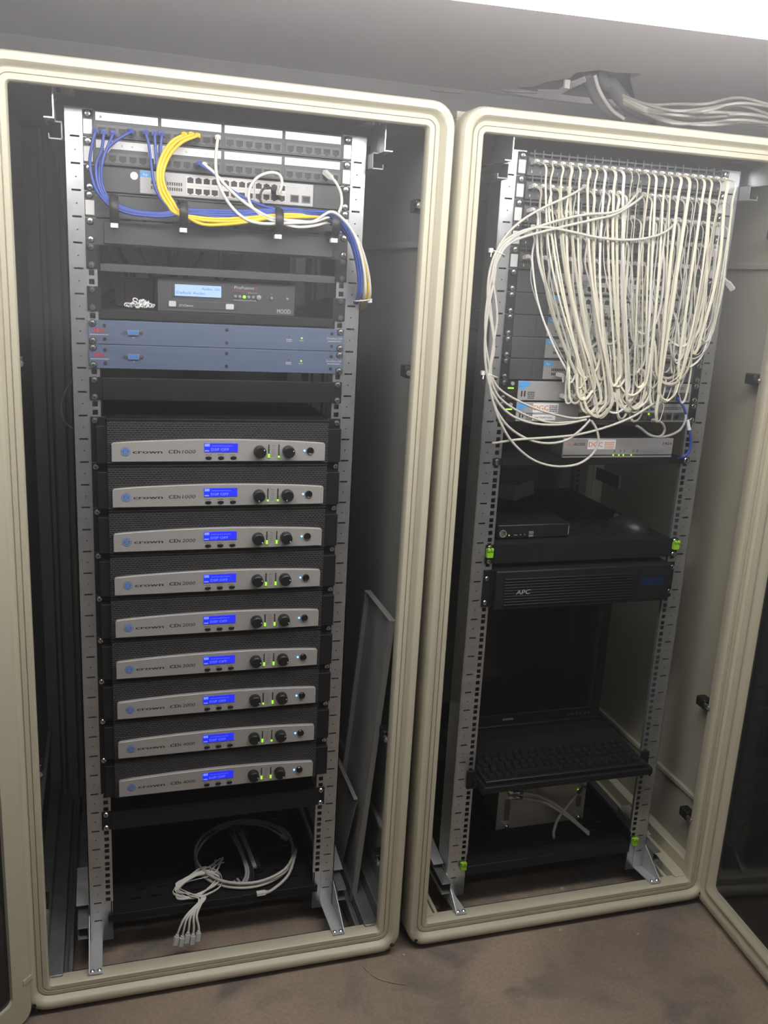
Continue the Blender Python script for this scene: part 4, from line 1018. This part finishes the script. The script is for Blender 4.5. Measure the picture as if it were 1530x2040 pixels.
for r in range(5):
    y = -.036 + r * .0195; z = .0105 + (y + .052) * .06
    for c in range(20):
        x = -.196 + c * .0195 + (.005 if 13 < c < 17 else 0) + (.008 if c > 16 else 0) - (.004 if r % 2 else 0)
        if x > .20 or (r == 0 and 3 < c < 9) or (13 < c < 17 and r in (1,)): continue
        part('key', KEY, None, t, (x, y, z))
part('key', KEYS, None, t, (-.08, -.036, .0115), label='space bar')
mb = MB()
for r, c in ((4, 2), (4, 6), (3, 9), (2, 4), (1, 12), (1, 1)): mb.box(-.198 + c * .0195, -.195 + c * .0195, -.036 + r * .0195, -.034 + r * .0195, .0185, .0188)
part('key_print', mb, 'wink', t, smooth=0)
t = thing('monitor', 'large black flat monitor standing behind the keyboard', 'monitor', 1, (.005, .205, KZ + .022))
mb = MB(); mb.box(-.212, .212, 0, .022, .006, .335); part('case', mb, 'bplastic', t, bevel=.004)
mb = MB(); mb.plate(-.212, .212, .006, .335, -.004, .004, [(-.192, .192, .034, .317)]); fr = part('bezel', mb, 'bplastic', t, bevel=.0015)
mb = MB(); mb.box(-.192, .192, -.001, .001, .034, .317); part('screen', mb, 'gloss', t)
mb = MB(); mb.box(-.21, .21, -.012, .03, -.003, .008)
part('hinge', mb, 'black', t, bevel=.002)
mb = MB()
for k in range(6): mb.cyl((.120 + k * .012, -.006, .018), .0032, .003, 1, 8)
part('button', mb, 'dgrey', t)
mb = MB(); mb.box(-.070, -.040, -.0046, -.004, .018, .023); part('badge', mb, 'mgrey', fr)

# silver box and bottom shelf
t = thing('bottom_shelf', 'black perforated shelf at the bottom of the white-cable cabinet under the bare metal box', 'shelf', 1, (0, 0, -35.75 * U))
p = MB(); hs = [(-.185 + c * .045 + (.012 if r % 2 else 0), -.163 + c * .045 + (.012 if r % 2 else 0), .035 + r * .03, .040 + r * .03) for r in range(14) for c in range(9)]
p.plate(-.225, .225, -.004, .48, 0, .0015, hs); p.v = [(a, c, .018 + b) for a, b, c in p.v]; part('tray', p, 'black', t, smooth=0)
mb = MB(); mb.box(-.2225, .2225, -.006, -.003, -.006, .019); mb.box(-.224, -.222, -.003, .48, -.004, .05); mb.box(.222, .224, -.003, .48, -.004, .05); part('front_lip', mb, 'black', t, bevel=.001)
ZB = -35.75 * U + .0195
t = thing('amplifier_box', 'bare silver metal box with white coaxial leads on the bottom shelf', 'metal box', 1, (.030, .118, ZB), rot=Matrix.Rotation(.0, 3, 'Z'))
mb = MB(); mb.box(-.110, .108, .012, .12, .002, .140); part('case', mb, 'mgrey', t, bevel=.001)
mb = MB(); mb.box(-.126, .124, 0, .003, 0, .145); part('front_plate', mb, 'alu', t, bevel=.0006)
mb = MB()
for x in (-.100, .106):
    for z in (.012, .130): mb.cyl((x, -.010, z), .006, .010, 1, 12); mb.cyl((x, -.016, z), .004, .008, 1, 10)
part('thumb_screw', mb, 'chrome', t)
for z in (.098, .112): mb = MB(); mb.cyl((-.098, -.012, z), .004, .016, 1, 10); mb.cyl((-.095, -.013, z), .0055, .016, 0, 10); part('coax_connector', mb, 'chrome', t)
mb = MB(); mb.cyl((.106, -.014, .107), .0045, .018, 1, 10); mb.cyl((.100, -.014, .104), .005, .014, 0, 10); part('coax_connector', mb, 'chrome', t)
mb = MB(); mb.box(-.106, -.092, -.002, .0, .025, .085); mb.box(.098, .112, -.003, 0, .04, .07); part('module_bracket', mb, 'galvd', t, bevel=.001)
mb = MB(); mb.cyl((-.108, -.002, .115), .0015, .002, 1, 8); mb.cyl((.100, -.002, .090), .0015, .002, 1, 8); part('status_lamp', mb, 'ledg', t)
def R(x, y, z): return CAB[1] @ Vector((x, y, z))
for pts, lab in (([R(-.050, .104, ZB + .112), R(-.02, .098, ZB + .110), R(.02, .092, ZB + .095), R(.07, .085, ZB + .060), R(.118, .06, ZB + .018), R(.135, .05, ZB + .006)], 'upper white coaxial lead sweeping right across the bare metal box'),
                 ([R(-.050, .104, ZB + .098), R(-.02, .094, ZB + .097), R(.02, .088, ZB + .085), R(.07, .08, ZB + .052), R(.112, .06, ZB + .020), R(.13, .04, ZB + .006)], 'lower white coaxial lead sweeping right across the bare metal box'),
                 ([R(.125, .098, ZB + .100), R(.105, .09, ZB + .088), R(.085, .085, ZB + .068), R(.06, .08, ZB + .04), R(.045, .07, ZB + .012), R(.035, .05, ZB + .005)], 'white coaxial lead crossing leftward over the bare metal box')):
    o = cable(pts, .0040, 'cable_w2', lab, 'coaxial leads of the bare metal box', plugs=(0, 0), name='coaxial_lead')
    mb = MB(); d = (Vector(pts[1]) - Vector(pts[0])).normalized(); mb.tube([-d * .012, Vector((0, 0, 0)), d * .004], .0055, 8); part('connector', mb, 'chrome', o)
    mb = MB(); mb.tube([d * .003, d * .008, d * .013], .0047, 8); part('sleeve', mb, 'crownblue', o)

# ------------------------------------------------------------------ the curtain of white cables
random.seed(11)
GRP = 'white patch cables hanging in the white-cable cabinet'
def rk_pixelish(x, k): return R(x, -.05, -k * U)
MISS = {0: (), 1: (5, 11), 2: (9, 13), 3: (3, 8, 12, 19), 4: (1, 4, 9, 15, 18, 22)}
cnt = 0
# where the strands gather: bottoms of the hanging loops (x, unit line)
for r in range(5):
    for j in range(24):
        if j in MISS[r]: continue
        rnd = random.Random(r * 100 + j)
        x0 = -.2135 + j * .01855; z0 = -(r - 1 + 1) * U + .0235
        u = j / 23
        # destination on a switch: port band
        sw = rnd.choice((4, 5, 6, 7, 8, 8, 9, 9, 10, 10)); xd = max(-.10, min(.17, (-.13 + .28 * u) * .6 + rnd.uniform(-.07, .07)))
        zd = -(sw + 1) * U + rnd.choice((.014, .030))
        # loop bottom
        deep = rnd.random()
        uu = min(1, max(0, u + rnd.uniform(-.05, .05)))
        kb = (8.3 + 2.5 * deep ** .6) if u < .75 else (6.8 + 3.3 * deep)
        if r > 1 and rnd.random() < .45: kb = 6.3 + 3 * deep
        f = max(0, min(1, (kb - 6.5) / 4.2))
        xL = -.172 + .095 * f; xR = .222 - .060 * f
        xl = xL + (xR - xL) * uu                      # where the hanging leg ends
        xd = max(-.115, min(.175, xl * .8 + rnd.choice((-1, 1)) * rnd.uniform(.015, .075)))
        sd = 1 if xd > xl else -1
        w = min(.085, max(.020, abs(xd - xl)))
        zd = -(int(kb) - rnd.choice((0, 0, 1, 2))) * U + rnd.choice((.014, .030)); zd = max(-10.7 * U, min(-4 * U - .02, zd))
        zb = min(-kb * U, zd - .02); hh = .030 + .25 * w
        yo = -.042 - .006 * (4 - r) - rnd.uniform(0, .010)
        x1 = x0 + rnd.uniform(-.004, .004)
        z1 = z0 - .05; zA = zb + hh
        L1 = []
        bow = rnd.uniform(-.008, .008)
        for q in (.33, .66):
            L1.append(R(x1 + (xl - x1) * q ** 1.5 + bow * math.sin(q * PI), yo - .006 * math.sin(q * PI), z1 + (zA - z1) * q))
        pts = [R(x0, -.020, z0), R(x0, -.034, z0), R(x0 + (x1 - x0) * .3, yo, z0 - .012), R(x1, yo - .002, z1)] + L1 + [
               R(xl, yo - .001, zA), R(xl + sd * w * .13, yo, zb + hh * .35), R(xl + sd * w * .45, yo + .002, zb), R(xl + sd * w * .85, yo + .004, zb + hh * .35),
               R(xl + sd * w * 1.02, yo * .6 - .020, (zb + hh) * .6 + zd * .4), R(xd, -.040, zd - .012), R(xd, -.034, zd - .001), R(xd, -.022, zd)]
        ph = rnd.uniform(.2, 1.5); q2 = rnd.uniform(.6, 2.2) * rnd.choice((-1, 1))
        m = 'cable_w' if (r < 2 and rnd.random() < .8) or rnd.random() < .25 else 'cable_w2'
        w1 = rnd.choice((.0034, .0031, .0025, .0022)) if r < 2 else rnd.choice((.0029, .0022, .0018))
        cable(pts, .0010, m, f'white flat cable in port {j + 1} of the {ORD[r]} patch panel among the hanging curtain', GRP, 5, w1, lambda q, a=ph, b=q2: a * math.sin(b * q * PI), (1, 1), sides=6)
        cnt += 1

# grey round bundle on the left side of the white-cable cabinet
def rc(l, r, label, y=-.082, m='cable_g', plugs=(1, 0), y0=-.034, ye=None):
    yy = -.037 + y; n = len(l)
    pts = []
    for i, (u, v) in enumerate(l):
        d = yy
        if i == 0: pts.append(aty(u, v, -.037 + y0)); d = -.037 + y0 * .5 + y * .5; v += 1
        if ye is not None and i >= n - 1: d = -.037 + ye
        pts.append(aty(u, v, d))
    return cable(pts, r * .88, m, label, 'pale grey round cables tied at the left upright', plugs=plugs)
rc([(1164, 372), (1130, 392), (1090, 410), (1050, 432), (1018, 458), (998, 484), (988, 508), (978, 560), (968, 620), (967, 680), (974, 725), (979, 748), (995, 775), (1035, 800), (1085, 820), (1140, 833), (1175, 830)], .0028, 'pale grey cable starting highest, from the left part of the second patch panel')
rc([(1272, 380), (1245, 412), (1215, 424), (1170, 427), (1110, 440), (1050, 460), (1012, 480), (992, 508), (984, 560), (974, 610), (966, 680), (970, 745), (985, 790), (1015, 825), (1060, 843), (1115, 846), (1168, 836)], .0030, 'pale grey cable from the middle of the second patch panel, arriving under the hanging loops')
rc([(1282, 388), (1262, 405), (1225, 427), (1180, 438), (1120, 452), (1050, 470), (1014, 486), (996, 510), (982, 550), (988, 600), (990, 640), (982, 690), (976, 745), (982, 800), (1008, 845), (1045, 872), (1085, 883), (1125, 878), (1155, 858), (1176, 836)], .0030, 'pale grey cable dipping just below the lowest silver switch')
rc([(1350, 438), (1325, 462), (1285, 475), (1240, 478), (1190, 473), (1140, 462), (1090, 453), (1048, 458), (1008, 478), (986, 508), (974, 550), (972, 600), (981, 660), (984, 700), (974, 745), (980, 790), (994, 835), (1020, 880), (1060, 915), (1105, 929), (1150, 925), (1180, 905), (1192, 880), (1188, 855), (1178, 838)], .0030, 'pale grey cable making the longest drop, ending in the lowest loop')
rc([(1062, 452), (1030, 468), (1006, 490), (990, 512), (976, 570), (978, 620), (984, 680), (978, 745), (990, 785), (1020, 812), (1060, 832), (1100, 842), (1150, 840)], .0026, 'pale grey cable on the inner side of the tied bundle')
rc([(985, 882), (1030, 876), (1090, 872), (1150, 866), (1205, 852), (1255, 833), (1290, 812), (1312, 798)], .0030, 'pale grey cable running straight right across the lowest silver switch', plugs=(0, 0), ye=-.03)
rc([(1302, 838), (1318, 842), (1324, 856), (1316, 869), (1296, 868), (1280, 856), (1268, 848)], .0033, 'short grey cable loop hanging under the right end of the lowest silver switch', y=-.05, m='cable_dg', y0=-.02)
rc([(1364, 812), (1366, 835), (1355, 856), (1335, 867), (1312, 871), (1290, 864), (1275, 852)], .0033, 'short grey cable arc at the right end of the lowest silver switch', y=-.05, m='cable_dg', y0=-.02, plugs=(0, 0))
rc([(1426, 532), (1436, 545), (1446, 558), (1455, 570)], .0032, 'stray short white cable end poking out past the right upright', y=-.05, m='cable_w2', y0=-.04, plugs=(0, 1))
o = rc([(1352, 795), (1362, 812), (1368, 832), (1373, 856), (1376, 880), (1372, 900), (1358, 912), (1340, 913)], .0034, 'blue cable dropping at the right of the silver switches', y=-.045, m='cable_b', y0=-.02, ye=.06)
o['group'] = 'blue cable of the white-cable cabinet'
sleeve(o, aty(1369, 836, -.083), aty(1373, 856, -.083), .0042)
for (u, v), lab, w in (((992, 504), 'upper cable tie round the grey cables at the white-cable cabinet upright', .013), ((977, 747), 'lower white cable tie round the grey cables at the white-cable cabinet upright', .014)):
    a = aty(u, v, -.112); mb = MB()
    mb.tube([a + Vector((w * math.cos(q), .008 * math.sin(q), -.004 * math.cos(q))) for q in [x * PI / 8 for x in range(17)]], .0012, 6, .003)
    mb.box(a.x - w - .006, a.x - w + .001, a.y - .004, a.y + .003, a.z, a.z + .008); mb.tube([a + Vector((-w, 0, .004)), a + Vector((-w - .004, -.006, -.008))], .0012, 5)
    solo('cable_tie', mb, 'white', lab, 'cable tie')
# grey wires and brackets deep inside the white-cable cabinet
for i in range(5):
    cable([R(-.31 + i * .008, .12, -1.20), R(-.315 + i * .008, .13, -1.30), R(-.30 + i * .008, .15, -1.40), R(-.29 + i * .006, .17, -1.50)], .0035, 'cable_g', 'pale cable running down behind the left upright of the white-cable cabinet', 'pale cables low behind the left upright', plugs=(0, 0))
for i in range(6):
    cable([R(-.17 + i * .012, .50, -.58), R(-.10 + i * .015, .54, -.63 - i * .004), R(.02 + i * .01, .55, -.64 - i * .005), R(.10, .55, -.60)], .004, 'cable_k', 'dark cable sagging at the back above the wide shelf, white-cable cabinet', 'dark cables sagging at the back', plugs=(0, 0), name='power_lead')
mb = MB(); a = R(.275, .40, -.70)
mb.box(a.x - .003, a.x + .003, a.y - .07, a.y + .05, a.z - .022, a.z + .012)
solo('label_plate', mb, 'greyin', 'dark oblong plate on the inside wall behind the mouse, white-cable cabinet', 'plate')

# ------------------------------------------------------------------ above the cabinets
for i, (pl, r, m, lab) in enumerate((([(1168, 148), (1178, 172), (1192, 198), (1216, 222), (1240, 240)], .016, 'duct', 'grey bendy conduit dropping from the ceiling hole, left one'),
                        ([(1205, 152), (1222, 172), (1238, 196), (1262, 216), (1310, 236)], .019, 'duct', 'grey bendy conduit dropping from the ceiling hole, right one'))):
    P0 = [aty(u, v, d) for (u, v), d in zip(pl, (.50, .47, .44, .42, .40))]
    P0 = [P0[0] + Vector((-.01, .02, .12))] + P0
    Q = catmull(P0, 14); mb = MB(); c = Q[0].copy()
    vs = []; 
    mb.tube([p - c for p in Q], r, 12); n = 12
    mb.v = [tuple(Vector(v) if (k // n) % 2 else (Vector(v) - (Q[k // n] - c)) * .9 + (Q[k // n] - c)) for k, v in enumerate(mb.v)]
    o = part('conduit', mb, m, None, c, smooth=60); props(o, lab, 'conduit', 'conduits from the ceiling hole')
for i in range(9):
    rnd = random.Random(50 + i); j = lambda s: rnd.uniform(-s, s)
    dep = [.34, .28, .22 + j(.05), .20 + j(.06), .20 + j(.06), .22]
    l = [(1243 + j(4), 190 + i * 2.2), (1290, 208 + i * 2.5 + j(3)), (1345 + j(8), 212 + i * 4 + j(6)), (1410 + j(8), 205 + i * 5 + j(6)), (1475 + j(5), 200 + i * 5 + j(8)), (1545, 205 + i * 6 + j(10))]
    pts = [aty(u, v, d) for (u, v), d in zip(l, dep)]
    for p in pts: p.z = max(p.z, Z0 + .106)
    cable(pts, .0034, 'cable_w2' if i % 3 else 'cable_g', 'pale cable in the loose bunch lying on top of the white-cable cabinet', 'pale cables on top of the white-cable cabinet', plugs=(0, 0))
pts = [aty(1185, 150, .40), aty(1192, 175, .40), aty(1205, 200, .40), aty(1222, 222, .38), aty(1245, 238, .36)]
cable(pts, .0045, 'cable_w2', 'single white cable coming down between the two conduits', plugs=(0, 0))
# torn plaster strips near the hole
for k, (a, b, cc, lab) in enumerate((((976, 176), (1020, 184), (1070, 186), 'thin torn pale strip hanging under the ceiling, left of the hole'), ((858, 180), (885, 183), (918, 186), 'thin pale strip on the wall above the gap between the cabinets'))):
    P0 = [aty(*a, .66), aty(*b, .66), aty(*cc, .66)]; mb = MB(); mb.tube(catmull(P0, 4), .0012, 6, .005); solo('plaster_strip', mb, 'wall', lab, 'strip')
mb = MB(); P0 = [aty(1072, 178, .62), aty(1112, 178, .55), aty(1130, 165, .48), aty(1165, 152, .42), aty(1168, 160, .43), aty(1134, 176, .50), aty(1110, 190, .58), aty(1078, 190, .62)]
mb.slab(P0, .004); solo('plaster_flap', mb, 'ceil', 'torn flap of plaster at the left rim of the ceiling hole', 'plaster flap')
mb = MB(); a = aty(1129, 168, .45); mb.box(a.x - .007, a.x + .007, a.y - .004, a.y + .004, a.z - .010, a.z + .010); solo('paper_tag', mb, 'paper', 'small white tag at the edge of the ceiling hole', 'tag')

# ------------------------------------------------------------------ floor debris
def pebble(u, v, s, lab, seed):
    rnd = random.Random(seed); p = atz(u, v, .001); mb = MB(); n = 8
    vs = []
    for zz, k in ((0, 1), (.4, .95), (.8, .5)):
        for i in range(n): a = 2 * PI * i / n; rr = s * k * rnd.uniform(.7, 1.1); vs.append((p.x + rr * math.cos(a), p.y + rr * .8 * math.sin(a), zz * s * .7))
    fs = [(q * n + i, q * n + (i + 1) % n, (q + 1) * n + (i + 1) % n, (q + 1) * n + i) for q in range(2) for i in range(n)] + [tuple(range(n)), tuple(range(2 * n, 3 * n))]
    mb.add(vs, fs); solo('plaster_crumb', mb, 'dust', lab, 'crumb', 'plaster crumbs on the floor')
pebble(1120, 1770, .008, 'pale crumb on the floor just inside the white-cable cabinet sill', 1)
pebble(1117, 1852, .006, 'pale crumb on the floor in front of the white-cable cabinet', 2)
pebble(805, 1902, .005, 'tiny pale crumb in front of the gap between the cabinets', 3)
pebble(1270, 1860, .004, 'dark chip on the floor in front of the white-cable cabinet, furthest right', 4)
pebble(865, 1810, .014, 'large pale crumb inside the left corner of the white-cable cabinet', 5)
pebble(1055, 1884, .0035, 'tiny dark chip on the floor in front of the white-cable cabinet middle', 6)
cable([atz(724, 1926, .002), atz(745, 1945, .002), atz(770, 1955, .002), atz(808, 1962, .002)], .0008, 'dust', 'thin stray wire lying on the floor in front of the amplifier cabinet', plugs=(0, 0), name='wire')
for o in bpy.data.objects:
    if 'label' in o and len(o['label'].split()) > 16: print('LONG', o.name, o['label'])
print('cables', cnt, 'objects', len(bpy.data.objects))
